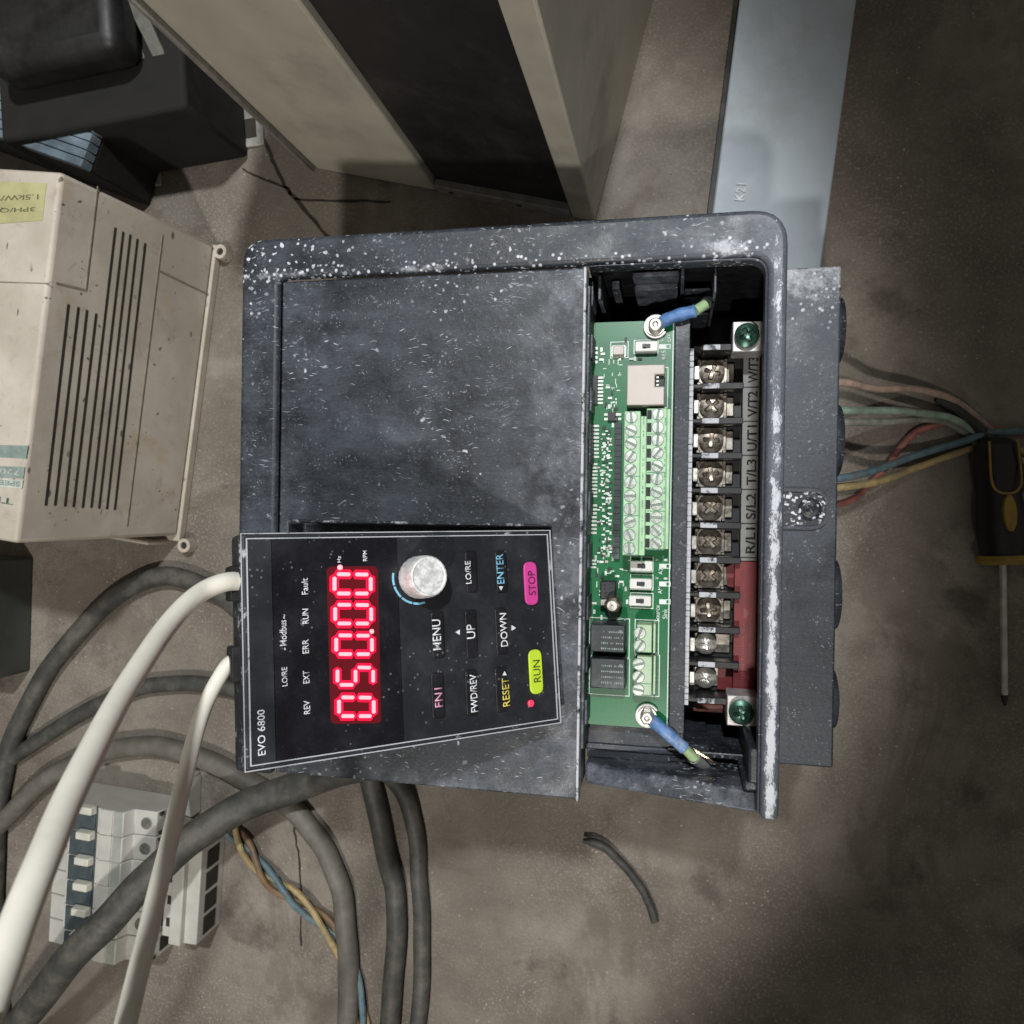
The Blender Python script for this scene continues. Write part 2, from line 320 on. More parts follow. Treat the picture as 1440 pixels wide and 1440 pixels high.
def rpoly(pts, rad, seg=6):                        # polygon with rounded corners; rad one per corner
    out = []; n = len(pts)
    for i, p in enumerate(pts):
        r = rad[i] if isinstance(rad, (list, tuple)) else rad
        p = Vector(p); a = Vector(pts[i - 1]) - p; b = Vector(pts[(i + 1) % n]) - p
        if r <= 0: out.append(tuple(p)); continue
        a.normalize(); b.normalize(); p0 = p + a * r; p1 = p + b * r
        for k in range(seg + 1):
            t = k / seg; out.append(tuple(p0 * (1 - t) ** 2 + p * 2 * t * (1 - t) + p1 * t * t))
    return out
def rrect(x0, x1, y0, y1, r, seg=5): return rpoly([(x0, y0), (x1, y0), (x1, y1), (x0, y1)], r, seg)
def smooth_path(pts, n=8):
    P = [Vector(p) for p in pts]; P = [P[0] * 2 - P[1]] + P + [P[-1] * 2 - P[-2]]; out = []
    for i in range(1, len(P) - 2):
        for k in range(n):
            t = k / n; a, b, c, d = P[i - 1:i + 3]
            out.append(.5 * ((2 * b) + (c - a) * t + (2 * a - 5 * b + 4 * c - d) * t * t + (3 * b - a - 3 * c + d) * t ** 3))
    return out + [P[-2]]
def head_mesh(name, r, h, cross, mat, nr=12, ns=40, slot=.16, dome=.45):
    vs = [(0, 0, 0)]; fs = []
    def zz(x, y):
        rr = math.hypot(x, y) / r; z = h * (1 - dome * rr * rr)
        d = min(abs(x), abs(y)) if cross else abs(x)
        L = max(abs(x), abs(y)) if cross else abs(y)
        if cross:
            if d < slot * r and L < .62 * r: z -= h * .7 * (1 - (L / (.62 * r)) ** 2 * .6)
        elif d < slot * r and L < .92 * r: z -= h * .6
        return z
    vs = [(0, 0, zz(0, 0))]
    for i in range(1, nr + 1):
        for j in range(ns):
            a = 2 * math.pi * j / ns; q = r * i / nr; x, y = q * math.cos(a), q * math.sin(a); vs.append((x, y, zz(x, y)))
    for j in range(ns): vs.append((r * math.cos(2 * math.pi * j / ns), r * math.sin(2 * math.pi * j / ns), -h * .4))
    for j in range(ns): fs.append((0, 1 + j, 1 + (j + 1) % ns))
    for i in range(nr):
        a, b = 1 + i * ns, 1 + (i + 1) * ns
        for j in range(ns): fs.append((a + j, b + j, b + (j + 1) % ns, a + (j + 1) % ns))
    mb = MB(); mb.v = vs; mb.f = fs; return mb.mesh(name, mat, 38)
def inst(name, me, parent, loc, rz=0):
    o = link(name, me, parent); o.location = loc; o.rotation_euler = (0, 0, rz); return o

def lettering(txt, mat, parent, x, y, z, length, height, rot=90, bold=0.0, thick=.00012, name='lettering'):
    cu = bpy.data.curves.new('glyphs', 'FONT'); cu.body = txt; cu.extrude = 0; cu.offset = bold; cu.resolution_u = 3
    o = bpy.data.objects.new('glyphs', cu); COL.objects.link(o); bpy.context.view_layer.update()
    me = bpy.data.meshes.new_from_object(o.evaluated_get(bpy.context.evaluated_depsgraph_get()))
    bpy.data.objects.remove(o); bpy.data.curves.remove(cu)
    xs = [v.co.x for v in me.vertices]; ys = [v.co.y for v in me.vertices]
    x0, x1, y0, y1 = min(xs), max(xs), min(ys), max(ys); ca, sa = math.cos(R(rot)), math.sin(R(rot))
    for v in me.vertices:
        a = ((v.co.x - x0) / (x1 - x0) - .5) * length; b = ((v.co.y - y0) / (y1 - y0) - .5) * height
        v.co = (a * ca - b * sa, a * sa + b * ca, 0)
    bm = bmesh.new(); bm.from_mesh(me)
    r = bmesh.ops.extrude_face_region(bm, geom=bm.faces[:]); bmesh.ops.translate(bm, verts=[e for e in r['geom'] if isinstance(e, bmesh.types.BMVert)], vec=(0, 0, thick))
    bmesh.ops.recalc_face_normals(bm, faces=bm.faces); bm.to_mesh(me); bm.free()
    me.materials.clear(); me.materials.append(M[mat]); o = link(name, me, parent); o.location = (x, y, z); return o

def faint_print(mat, parent, x, y, z, length, height, rot=90, seed=0):   # print too small to read in the photograph: a row of ink strokes
    q = random.Random(seed); m = MB(); n = max(3, int(length / (height * .8))); ca, sa = math.cos(R(rot)), math.sin(R(rot))
    for k in range(n):
        if q.random() < .15: continue
        u = ((k + .5) / n - .5) * length; w_ = length / n * q.uniform(.3, .75); h_ = height * q.uniform(.5, 1); P = [(u - w_ / 2, -h_ / 2), (u + w_ / 2, -h_ / 2), (u + w_ / 2, h_ / 2), (u - w_ / 2, h_ / 2)]
        m.prism([(x + a * ca - b * sa, y + a * sa + b * ca) for a, b in P], z, z + .0001)
    return m.build('faint_print', mat, parent, smooth=0)
# ------------------------------------------------------------------ the setting: concrete floor
mb = MB(); mb.box(-3, 3, -3, 3, -.05, 0); floor = mb.build('floor', 'floor', smooth=0); floor['kind'] = 'structure'
def crack(pts, wid):
    P = []
    for i in range(len(pts) - 1):
        a, b = at(*pts[i]), at(*pts[i + 1])
        for k in range(8): P.append(a.lerp(b, k / 8) + Vector((random.uniform(-1, 1), random.uniform(-1, 1), 0)) * .0007)
    P.append(at(*pts[-1])); L = []; Rr = []
    for i, p in enumerate(P):
        t = (P[min(i + 1, len(P) - 1)] - P[max(i - 1, 0)]).normalized(); nrm = Vector((-t.y, t.x, 0)) * wid * random.uniform(.5, 1)
        L.append((p + nrm).xy); Rr.append((p - nrm).xy)
    m = MB()
    n = len(P); m.add([(q.x, q.y, .0004) for q in L] + [(q.x, q.y, .0004) for q in Rr], [(i, i + 1, n + i + 1, n + i) for i in range(n - 1)])
    m.build('crack', 'crack', floor, smooth=0)
crack([(300, 40), (368, 190), (400, 260), (470, 345)], .0016); crack([(340, 238), (405, 265), (410, 275)], .001); crack([(415, 280), (550, 284)], .0011)
crack([(414, 1118), (414, 1168), (423, 1225), (424, 1330)], .0009)

rg = random.Random(21); V = []; Fc = []
for k in range(2600):
    x, y = rg.uniform(-.50, .42), rg.uniform(-.48, .48); r = rg.choice([.0003, .0004, .0005, .0005, .0008]) * rg.uniform(.7, 1.3); n0 = len(V); a0 = rg.uniform(0, 6)
    V += [(x + r * rg.uniform(.6, 1.2) * math.cos(a0 + q * 1.571), y + r * rg.uniform(.6, 1.2) * math.sin(a0 + q * 1.571), 0) for q in range(4)] + [(x + r * .2, y, r * rg.uniform(.7, 1.3))]
    Fc += [(n0 + q, n0 + (q + 1) % 4, n0 + 4) for q in range(4)]
mb = MB(); mb.v = V; mb.f = Fc; gt = mb.build('grit', 'grit', smooth=0); gt['kind'] = 'stuff'; tag(gt, 'fine pale grit scattered over the concrete floor', 'grit')
# ------------------------------------------------------------------ motor drive (local frame = its own axes)
DR = R(-.9)
drive = thing('motor_drive', 'scuffed black motor drive lying on its back with open terminal bay', 'motor drive', (0, 0, 0), (0, 0, DR))
def dl(px, py, z):                                 # pixel -> drive-local point at height z
    p = at(px, py, z); c, s_ = math.cos(-DR), math.sin(-DR); return Vector((p.x * c - p.y * s_, p.x * s_ + p.y * c, z))
ZF = .175
XL, XR, YT, YB = -.125, .1222, .1272, -.1255
IXL, IXR, IYT = -.1055, .1146, .1078
def U(o, inr, ro, ri):
    return rpoly([(XL + o, YB), (XL + inr, YB), (XL + inr, YT - inr), (XR - inr, YT - inr), (XR - inr, YB), (XR - o, YB), (XR - o, YT - o), (XL + o, YT - o)], [0, 0, ri, ri, 0, 0, ro, ro], 8)
outer = [(XR, YB), (XR, YT), (XL, YT), (XL, YB)]
ring = rpoly([(IXL, YB), (IXL, IYT), (IXR, IYT), (IXR, YB), (XR, YB), (XR, YT), (XL, YT), (XL, YB)], [0, .003, .008, 0, 0, .015, .012, 0], 8)
mb = MB(); mb.prism(ring, .170, ZF); rim = mb.build('rim', 'rim', drive, .0022, 3)
mb = MB(); mb.prism(U(.0006, .0034, .0145, .012), .1385, .1701); mb.build('housing_wall', 'ledge', drive)
# thin moulded lip round the opening
lipP = rpoly([(.0400, IYT - .0002), (IXR - .0002, IYT - .0002), (IXR - .0002, YB + .002), (IXR - .0010, YB + .002), (IXR - .0010, IYT - .0012), (.0400, IYT - .0012)], [0, .008, 0, 0, .007, 0], 8)
mb = MB(); mb.prism(lipP, .166, .1742); mb.build('opening_lip', 'rim', drive, .0004, 1)
# front cover with the keypad recess
cx0, cx1, cy0, cy1, zc = IXL + .0006, .0385, YB + .0006, IYT - .0006, .1728
rx0, rx1, ry0, ry1 = -.100, .0248, -.0905, -.0066
mb = MB(); mb.terrace([cx0, rx0, rx1, cx1], [cy0, ry0, ry1, cy1], [[zc] * 3, [zc, .157, zc], [zc] * 3], .1405)
mb.build('front_cover', 'body', drive, .0009, 2)
mb = MB(); mb.box(rx0 + .001, rx1 - .0008, ry1 + .0004, ry1 + .0016, zc - .001, zc + .0008); mb.build('recess_lip', 'edge2', drive, .0003, 1)
mb = MB(); mb.box(cx1 - .0007, cx1 + .0006, cy0 - .0006, cy1, .1640, zc + .0006); mb.build('cover_edge', 'edge', drive, .0003, 1)
# side of the cover: ribbed inner flange that runs down to the board
mb = MB(); mb.box(cx1 + .0002, cx1 + .0016, cy0 + .02, cy1 - .006, .1425, .1655)
for k in range(9):
    y = -.095 + k * .0235; mb.box(cx1 + .0014, cx1 + .0026, y, y + .011, .146, .1618)
mb.build('cover_flange', 'body', drive, .0004, 1)
# base with the pit
mb = MB(); mb.terrace([-.118, .0386, .1190, .1495], [-.1125, -.1095, .1108, .1125], [[.14] * 3, [.14, .04, .14], [.14] * 3], 0)
mb.build('base', 'ledge', drive, .0015, 2)
# tray inside the bay
zs = [[.1385, .1385, .07], [.139, .1505, .103], [.139, .1505, .088], [.072, .072, .07]]
mb = MB(); mb.terrace([.0390, .0772, .0838, .1178], [-.1164, -.0990, .0775, .0895, .1084], zs, .045); mb.build('tray', 'inner', drive, .0006, 1)
# bottom wall of the bay, lower than the cover
mb = MB(); mb.add([(.0392, YB, .10), (IXR - .0004, YB, .10), (IXR - .0004, -.1165, .10), (.0392, -.1165, .10), (.0392, YB, .1500), (IXR - .0004, YB, .1690), (IXR - .0004, -.1165, .1660), (.0392, -.1165, .1470)], [(3, 2, 1, 0), (4, 5, 6, 7), (0, 1, 5, 4), (1, 2, 6, 5), (2, 3, 7, 6), (3, 0, 4, 7)]); mb.build('bay_wall', 'body', drive, .0015, 2)
mb = MB(); mb.box(.1085, .1145, -.1164, -.112, .10, .1690); mb.box(.1105, .1150, -.1164, -.098, .11, .1685); mb.build('corner_post', 'inner', drive, .0012, 2)
mb = MB(); mb.box(.0392, .1180, .1085, .1105, .05, .1600); mb.box(.1181, .1186, -.10, .108, .05, .168); mb.build('shade_panel', 'black', drive)  # black sheets added so the bay walls read as deep shade
# bosses and clips along the top wall of the bay
for (x, wd, d, z1) in ((.0425, .0022, .012, .160), (.0480, .004, .0045, .150), (.0930, .0016, .0120, .165), (.0790, .002, .0055, .1655)):
    mb = MB(); mb.box(x, x + wd, IYT - d, IYT, .08, z1, .0003); mb.build('rib', 'body', drive, .0004, 1)
mb = MB(); mb.box(.0585, .0785, IYT - .0042, IYT - .0018, .150, .1665); mb.box(.0590, .0780, IYT - .0072, IYT - .004, .12, .1560); mb.build('clip', 'body', drive, .0006, 1)
mb = MB()
for k in range(4): mb.box(.0810, .0925, IYT - .006 - k * .0022, IYT - .0048 - k * .0022, .10, .148 - k * .006)
mb.build('louvre_block', 'inner', drive, .0003, 1)
# vent slots in the lit floor of the bay
for k in range(2):
    mb = MB(); mb.box(.0768, .0900, -.1152 + k * .0042, -.1132 + k * .0042, .139, .1400); mb.build('vent_bar', 'edge2', drive, .0003, 1)
mb = MB(); mb.box(.0842, .0960, -.117, -.1075, .09, .1362); mb.build('vent_ledge', 'inner', drive, .0006, 1)
# fixing slot and screw on the side ledge
sp0 = dl(1140, 716, .14)
slotp = rpoly([(XR + .0010, sp0.y - .0092), (sp0.x + .0078, sp0.y - .0092), (sp0.x + .0078, sp0.y + .0092), (XR + .0010, sp0.y + .0092)], [0, .0088, .0088, 0], 8)
slotq = rpoly([(XR + .0010, sp0.y - .0078), (sp0.x + .0064, sp0.y - .0078), (sp0.x + .0064, sp0.y + .0078), (XR + .0010, sp0.y + .0078)], [0, .0075, .0075, 0], 8)
n = len(slotp); mb = MB(); mb.add([(x, y, .1402) for x, y in slotp] + [(x, y, .1416) for x, y in slotp] + [(x, y, .1416) for x, y in slotq] + [(x, y, .1402) for x, y in slotq],
        [q for i in range(n) for q in ((i, (i + 1) % n, n + (i + 1) % n, n + i), (n + i, n + (i + 1) % n, 2 * n + (i + 1) % n, 2 * n + i), (2 * n + i, 2 * n + (i + 1) % n, 3 * n + (i + 1) % n, 3 * n + i))])
mb.build('slot_rim', 'ledge', drive)
mb = MB(); mb.prism(slotq, .1401, .1406); slotf = mb.build('fixing_slot', 'slot', drive)
mb = MB(); mb.lathe([(.0050, .1404), (.0050, .1414), (.0040, .1422), (.0036, .1424)], 24, (sp0.x - .0005, sp0.y, 0)); mb.build('washer', 'slot', slotf)
inst('screw', head_mesh('slot_screw', .0031, .0014, True, 'relay'), slotf, (sp0.x - .0005, sp0.y, .1426), .4)
# rubber grommets on the cable end
for (y, r) in ((.088, .0165), (.036, .018), (-.0365, .0175), (-.086, .0145)):
    mb = MB(); mb.lathe([(r, 0), (r, .0016), (r * .93, .0040), (r * .62, .0050), (r * .55, .002)], 32, (.1494, y, .118), (1, 0, 0)); mb.build('grommet', 'inner', drive)

# ---- circuit board and what is soldered to it
ZP = .148
b0, b1 = dl(838, 450, ZP), dl(941, 1020, ZP)
bx0, bx1, by0, by1 = .0398, .0768, -.0982, .0888
mb = MB(); mb.prism([(bx0, by0), (bx1, by0), (bx1, by1), (bx0, by1)], .1464, ZP); board = mb.build('circuit_board', 'pcb', drive)
mb = MB(); mb.box(bx1 - .0007, bx1 - .0003, by0 + .001, by1 - .001, ZP, ZP + .00008); mb.build('edge_line', 'silk', board, smooth=0)
def pxbox(px0, py0, px1, py1, z0, z1):               # box whose top face covers those pixels
    a, b = dl(px0, py1, z1), dl(px1, py0, z1); return a.x, b.x, a.y, b.y, z0, z1
def silk_rect(px0, py0, px1, py1, wd=.00035):
    x0, x1, y0, y1, _, z = pxbox(px0, py0, px1, py1, ZP, ZP + .0001); m = MB()
    for a in ((x0, x1, y0, y0 + wd), (x0, x1, y1 - wd, y1), (x0, x0 + wd, y0 + wd, y1 - wd), (x1 - wd, x1, y0 + wd, y1 - wd)): m.box(*a, ZP, ZP + .0001)
    m.build('outline', 'silk', board, smooth=0)
def silk_fill(px0, py0, px1, py1): m = MB(); m.box(*pxbox(px0, py0, px1, py1, ZP, ZP + .0001)); m.build('mark', 'silk', board, smooth=0)
def silk_text(t, px, py0, py1, hpx, mat='silk'):
    a, b = dl(px, py0, ZP), dl(px, py1, ZP); lettering(t, mat, board, a.x, (a.y + b.y) / 2, ZP + .0001, abs(b.y - a.y), hpx * .000325, 90, .01)
silk_rect(891, 477, 926, 498); silk_rect(886, 783, 919, 804); silk_rect(886, 808, 919, 829); silk_rect(886, 834, 919, 855); silk_rect(858, 480, 884, 504)
silk_rect(828, 870, 886, 922); silk_rect(828, 926, 886, 976); silk_rect(892, 872, 927, 920); silk_rect(892, 921, 928, 978); silk_rect(931, 516, 940, 574)
for py in (487, 796, 821, 846): silk_fill(927, py - 3, 936, py + 3.5); silk_rect(936, py - 3, 943, py + 3.5)
silk_text('485', 933, 507, 493, 6); silk_text('ON', 930, 480, 473, 5); silk_text('OFF', 941, 481, 470, 5)
silk_text('A2', 929, 808, 799, 6); silk_text('AM', 928, 835, 825, 6); silk_text('Source', 924, 874, 851, 7); silk_text('Sink', 935, 870, 856, 7)
silk_text('V', 924, 789, 785, 5); silk_text('I', 936, 789, 786, 5); silk_text('V', 924, 815, 811, 5); silk_text('I', 936, 815, 812, 5)
rs = random.Random(11)
for k in range(46):
    if k < 24: px, py = rs.uniform(846, 878), rs.uniform(504, 576)
    else: px, py = rs.uniform(838, 884), rs.uniform(786, 872)
    if 876 < px and 510 < py < 575: continue
    w_ = rs.choice([(1.2, 5), (5, 1.2), (2.2, 2.2), (1.2, 8)]); silk_fill(px, py, px + w_[0], py + w_[1])
# crystal, chips
x0, x1, y0, y1, z0, z1 = pxbox(859, 483, 880, 501, ZP, ZP + .004)
mb = MB(); mb.prism(rrect(x0, x1, y0, y1, .0012), ZP, ZP + .0008); cr = mb.build('crystal', 'tin', drive)
mb = MB(); mb.prism(rrect(x0 + .0007, x1 - .0007, y0 + .0007, y1 - .0007, .0008), ZP + .0008, ZP + .0038); mb.build('crystal_can', 'shield', cr, .0004, 2)
def chip(px0, py0, px1, py1, npin, side, h=.0016):
    x0, x1, y0, y1, z0, z1 = pxbox(px0, py0, px1, py1, ZP + .0002, ZP + h); m = MB(); m.box(x0, x1, y0, y1, z0, z1, .0002); c = m.build('chip', 'chip', drive)
    for k in range(npin):
        y = y0 + (k + .5) * (y1 - y0) / npin; q = MB()
        if 'r' in side: q.box(x1 - .0002, x1 + .0024, y - (y1 - y0) / npin * .28, y + (y1 - y0) / npin * .28, ZP, ZP + .0006)
        if 'l' in side: q.box(x0 - .0016, x0 + .0002, y - (y1 - y0) / npin * .28, y + (y1 - y0) / npin * .28, ZP, ZP + .0006)
        q.build('pin', 'tin', c, smooth=0)
    return c
chip(826, 528, 841, 569, 8, 'r'); chip(826, 486, 833, 512, 4, 'r'); chip(854, 579, 866, 592, 2, 'lr', .0022)
chip(824, 596, 835, 645, 9, 'r'); chip(824, 650, 833, 700, 10, 'r'); chip(824, 708, 832, 752, 8, 'r'); chip(824, 786, 831, 800, 3, 'r')
# fine surface components
rnd = random.Random(3)
for k in range(62):
    py = 602 + k * 2.95 + rnd.uniform(-.6, .6); px = (849, 854, 858)[k % 3] + rnd.uniform(-.7, .7)
    a = dl(px, py, ZP); m = MB(); lx, ly = (.0016, .0008) if rnd.random() < .7 else (.0009, .0014)
    m.cbox(a.x, a.y, ZP, lx, ly, .0006); c = m.build('resistor', rnd.choice(['tin', 'silk', 'silk', 'chip']), drive, smooth=0)
for (px, py) in [(846, 492), (848, 498), (846, 506), (872, 504), (880, 478), (888, 505), (900, 505), (893, 505), (855, 545), (861, 552), (858, 560), (852, 570), (857, 572), (866, 575), (868, 590), (862, 598), (839, 808), (846, 812), (852, 806), (858, 800), (868, 810), (874, 818), (880, 828), (882, 846), (836, 848), (836, 860), (846, 868), (870, 870), (842, 776), (850, 770), (856, 779), (862, 786), (846, 790), (838, 784)]:
    a = dl(px, py, ZP); m = MB(); q = rnd.random(); m.cbox(a.x, a.y, ZP, .002 if q < .5 else .001, .001 if q < .5 else .002, .0007); m.build('capacitor', rnd.choice(['tin', 'silk', 'silk', 'chip']), drive, smooth=0)
a, b = dl(861, 786, ZP + .004), dl(874, 594, ZP + .004)
for k in range(24):
    y = a.y + (b.y - a.y) * (k + .5) / 24; m = MB(); m.cbox((a.x + b.x) / 2, y, ZP, b.x - a.x, (b.y - a.y) / 24 * .93, .0035); hd = m.build('dark_block', 'relay', drive, smooth=0)  # blocks added to darken the column beside the terminal strip
for k in range(90):
    py = rnd.uniform(596, 790); px = rnd.uniform(841, 860); q = dl(px, py, ZP); m = MB(); m.cbox(q.x, q.y, ZP, rnd.choice([.0007, .0013]), rnd.choice([.0006, .0011]), .0005 + rnd.random() * .0004); m.build('resistor', rnd.choice(['tin', 'silk', 'chip', 'silk', 'shield']), drive, smooth=0)
# network jack
x0, x1, y0, y1, z0, z1 = pxbox(881, 512, 935, 570, ZP, ZP + .0125)
mb = MB(); ym = y0 + .0082; yn = y0 + .0136
mb.prism([(x0, y0), (x1, y0), (x1, ym), (x1 - .0042, ym), (x1 - .0042, yn), (x1, yn), (x1, y1), (x0, y1)], ZP, z1); jack = mb.build('network_jack', 'shield', drive, .0005, 2)
mb = MB(); mb.box(x1 - .0040, x1 - .0004, ym + .0002, yn - .0002, ZP, ZP + .0085); mb.build('latch_well', 'chip', jack)
for k in range(3): mb = MB(); mb.box(x1 - .0036, x1 - .0026, ym + .0006 + k * .0017, ym + .0014 + k * .0017, ZP + .0086, ZP + .0105); mb.build('contact', 'tin', jack)
# slide switches
for (px, py) in ((909, 487), (902, 796), (901, 821), (900, 845)):
    c = dl(px, py, ZP + .004); m = MB(); m.prism(rrect(c.x - .0050, c.x + .0050, c.y - .0023, c.y + .0023, .0008), ZP, ZP + .0045); s = m.build('slide_switch', 'white', drive, .0003, 1)
    m = MB(); m.cbox(c.x, c.y, ZP + .0045, .0036, .0018, .0003); m.build('well', 'chip', s)
    m = MB(); m.cbox(c.x + rnd.choice([-.0008, .0008]), c.y, ZP + .0048, .0014, .0014, .0009); m.build('slider', 'relay', s)
# two level green screw terminal strip
scr_g = head_mesh('terminal_screw', .0024, .0016, False, 'tin', 12, 40, .17, .03)
def strip(name, px0, py0, px1, py1, zt, n, sx, mat, slots=False, first=None, last=None):
    x0, x1, y0, y1, z0, z1 = pxbox(px0, py0, px1, py1, ZP, zt); m = MB(); xc = dl(sx, 700, zt).x
    m.box(x0, x1, y0, y1, ZP, zt); o = m.build(name, mat, drive, .0004, 2)
    ya = dl(sx, first, zt).y; yb = dl(sx, last, zt).y; rr = min(.0024, abs(ya - yb) / (n - 1) * .42)
    for k in range(n):
        y = ya + (yb - ya) * k / (n - 1)
        m = MB(); m.lathe([(rr * 1.15, zt - .0002), (rr * 1.15, zt + .00015)], 24, (xc, y, 0)); m.build('screw_well', 'lblgrey', o)
        inst('screw', scr_g, o, (xc, y, zt - .0010), rnd.uniform(0, 3.1)).scale = (rr / .0024,) * 3
        if slots:
            xs = dl(px0 + 5, 700, zt).x; m = MB(); m.cbox(xs, y, zt, .0019, .0040, .0002); m.build('slot', 'ink', o)
        if k % 3 == 1:
            m = MB(); m.box(x0 + .0006, x1 - .0002, y - (ya - yb) / (n - 1) / 2 - .00015, y - (ya - yb) / (n - 1) / 2 + .00015, zt, zt + .0001); m.build('seam', 'lblgreen', o)
    return o, (x0, x1, y0, y1)
sA, q = strip('terminal_strip', 875, 578, 901, 781, ZP + .0175, 11, 886, 'tblock', False, 587, 771)
m = MB(); m.box(q[1], q[1] + .0026, q[2], q[3] - .002, ZP, ZP + .0155); m.build('step', 'tblock', sA, .0003, 1)
sB, q2 = strip('terminal_strip', 906.5, 574, 938, 772, ZP + .0120, 11, 923.5, 'tblock', True, 583, 764)
m = MB(); m.box(q2[1], q2[1] + .0016, q2[2], q2[3], ZP, ZP + .0095); m.build('step', 'tblock', sB, .0003, 1)
for o_, xx, zz in ((sA, q[1] + .0013, ZP + .0155), (sB, dl(934, 700, ZP + .012).x, ZP + .012)):
    for k in range(11):
        faint_print('lblgreen', o_, xx, q[3] - .004 - k * .0061, zz, .0034, .0008, 90, k)
strip('relay_terminal', 895, 879, 917, 917, ZP + .0110, 2, 903, 'tblock2', False, 890, 908)[0]
strip('relay_terminal', 895, 924, 917, 977, ZP + .0110, 3, 902, 'tblock2', False, 934, 970)[0]
for (a, b) in ((877, 919), (922, 977)):
    x0, x1, y0, y1, z0, z1 = pxbox(917.5, a, 923, b, ZP, ZP + .0095); m = MB(); m.box(x0, x1, y0, y1, ZP, ZP + .0095, .0003); m.build('terminal_step', 'tblock2', drive)
# relays
for (a, b) in ((879, 917), (927, 968)):
    x0, x1, y0, y1, z0, z1 = pxbox(829, a, 880, b, ZP, ZP + .0135); m = MB(); m.box(max(x0, .0405), x1, y0, y1, ZP + .0003, z1, .0003); r_ = m.build('relay', 'relay', drive, .0005, 2)
    xm = (x0 + x1) / 2 + .002
    for k in range(4): faint_print('lblgrey', r_, xm, y1 - .0034 - k * .0025, z1, .0100, .0010, 0, k + a)
    m = MB(); m.lathe([(.0008, z1), (.0008, z1 + .0004)], 12, (x1 - .0022, y1 - .003, 0)); m.build('vent_pip', 'label', r_)
# stand-off with a nut, and a black connector beside it
c = dl(862, 850, ZP + .008); mb = MB(); mb.lathe([(.0040, ZP), (.0040, ZP + .0095), (.0034, ZP + .0102)], 6, (c.x, c.y, 0)); so = mb.build('stand_off', 'screw', drive, .0003, 1, 20)
mb = MB(); mb.lathe([(.0026, ZP + .0100), (.0026, ZP + .0128), (.0022, ZP + .0135), (.0006, ZP + .0135), (.0006, ZP + .0120)], 20, (c.x, c.y, 0)); mb.build('stud', 'shiny', so)
c2 = dl(855, 830, ZP + .006); mb = MB(); mb.cbox(c2.x, c2.y, ZP, .0072, .0085, .0065); cn = mb.build('pin_header', 'chip', drive, .0006, 1)
for (dx, dy) in ((-.0016, .0016), (.0018, .0022), (-.001, -.002)): mb = MB(); mb.cbox(c2.x + dx, c2.y + dy, ZP + .0065, .001, .001, .001); mb.build('pin', 'relay', cn)
mb = MB(); mb.cbox(c2.x - .0005, c2.y - .0055, ZP, .0058, .0030, .0075); mb.build('metal_tab', 'shiny', drive, .0004, 1)

# ---- power terminals
ZT = .112
ya, yb = dl(1003, 523, ZT).y, dl(992, 953, ZT).y; xt = .0955; pitch = (ya - yb) / 9
scr_p = head_mesh('power_screw', .0060, .0022, True, 'screw', 16, 48, .15, .30)
scr_b = head_mesh('bare_screw', .0052, .0030, True, 'shiny', 14, 44, .13, .5)
mb = MB(); mb.box(.0842, .1176, yb - pitch * .62, ya + pitch * .55, .1032, .1062); tbase = mb.build('terminal_base', 'black', drive)
mb = MB(); mb.box(.0842, .0860, yb - pitch * .60, ya + pitch * .50, .1062, .1290)
rj = random.Random(5)
for k in range(60):
    y = yb - pitch * .58 + k * (ya - yb + pitch * 1.06) / 60; mb.box(.0840 - rj.random() * .0004, .0860, y, y + .0021, .1288, .1290 + rj.random() * .0010)
mb.build('terminal_back', 'line', drive, smooth=0)
for k in range(11):
    y = ya + pitch * .5 - k * pitch
    if k == 0: y += .0012
    mb = MB(); mb.prism([(.0858, y - .0010), (.0900, y - .0010), (.0900, y - .0016), (.1098, y - .0016), (.1098, y + .0016), (.0900, y + .0016), (.0900, y + .0010), (.0858, y + .0010)], .1060, .1215 if k not in (0, 10) else .1245)
    br = mb.build('barrier', 'black', drive, .0005, 1)
    mb = MB(); mb.box(.0905, .0985, y - .0013, y + .0013, mb and .1214 if k not in (0, 10) else .1244, (.1214 if k not in (0, 10) else .1244) + .0006); mb.build('barrier_top', 'edge', br, .0002, 1)
for k in range(10):
    y = ya - k * pitch
    mb = MB(); mb.box(.0880, .1065, y - .0050, y + .0050, .1060, .1082); cl = mb.build('terminal_clamp', 'plate', drive, .0006, 1)
    mb = MB(); mb.box(.0866, .0893, y - .0040, y + .0030, .1060, .1135); mb.build('tab', 'shiny', cl, .0004, 1)
    if k < 8:
        mb = MB(); mb.prism(rrect(xt - .0074, xt + .0074, y - .0066, y + .0066, .0008), .1082, .1094)
        for sx in (-1, 1):
            for sy in (-1, 1): mb.box(xt + sx * .0064 - .0010, xt + sx * .0064 + .0010, y + sy * .0057 - .0009, y + sy * .0057 + .0009, .1092, .1116)
        mb.build('washer_plate', 'plate', cl, .0004, 1)
        inst('screw', scr_p, cl, (xt, y, .1100), rj.uniform(-.5, .9))
    else: inst('screw', scr_b, cl, (xt - .001, y, .1098), rj.uniform(-.5, .9))
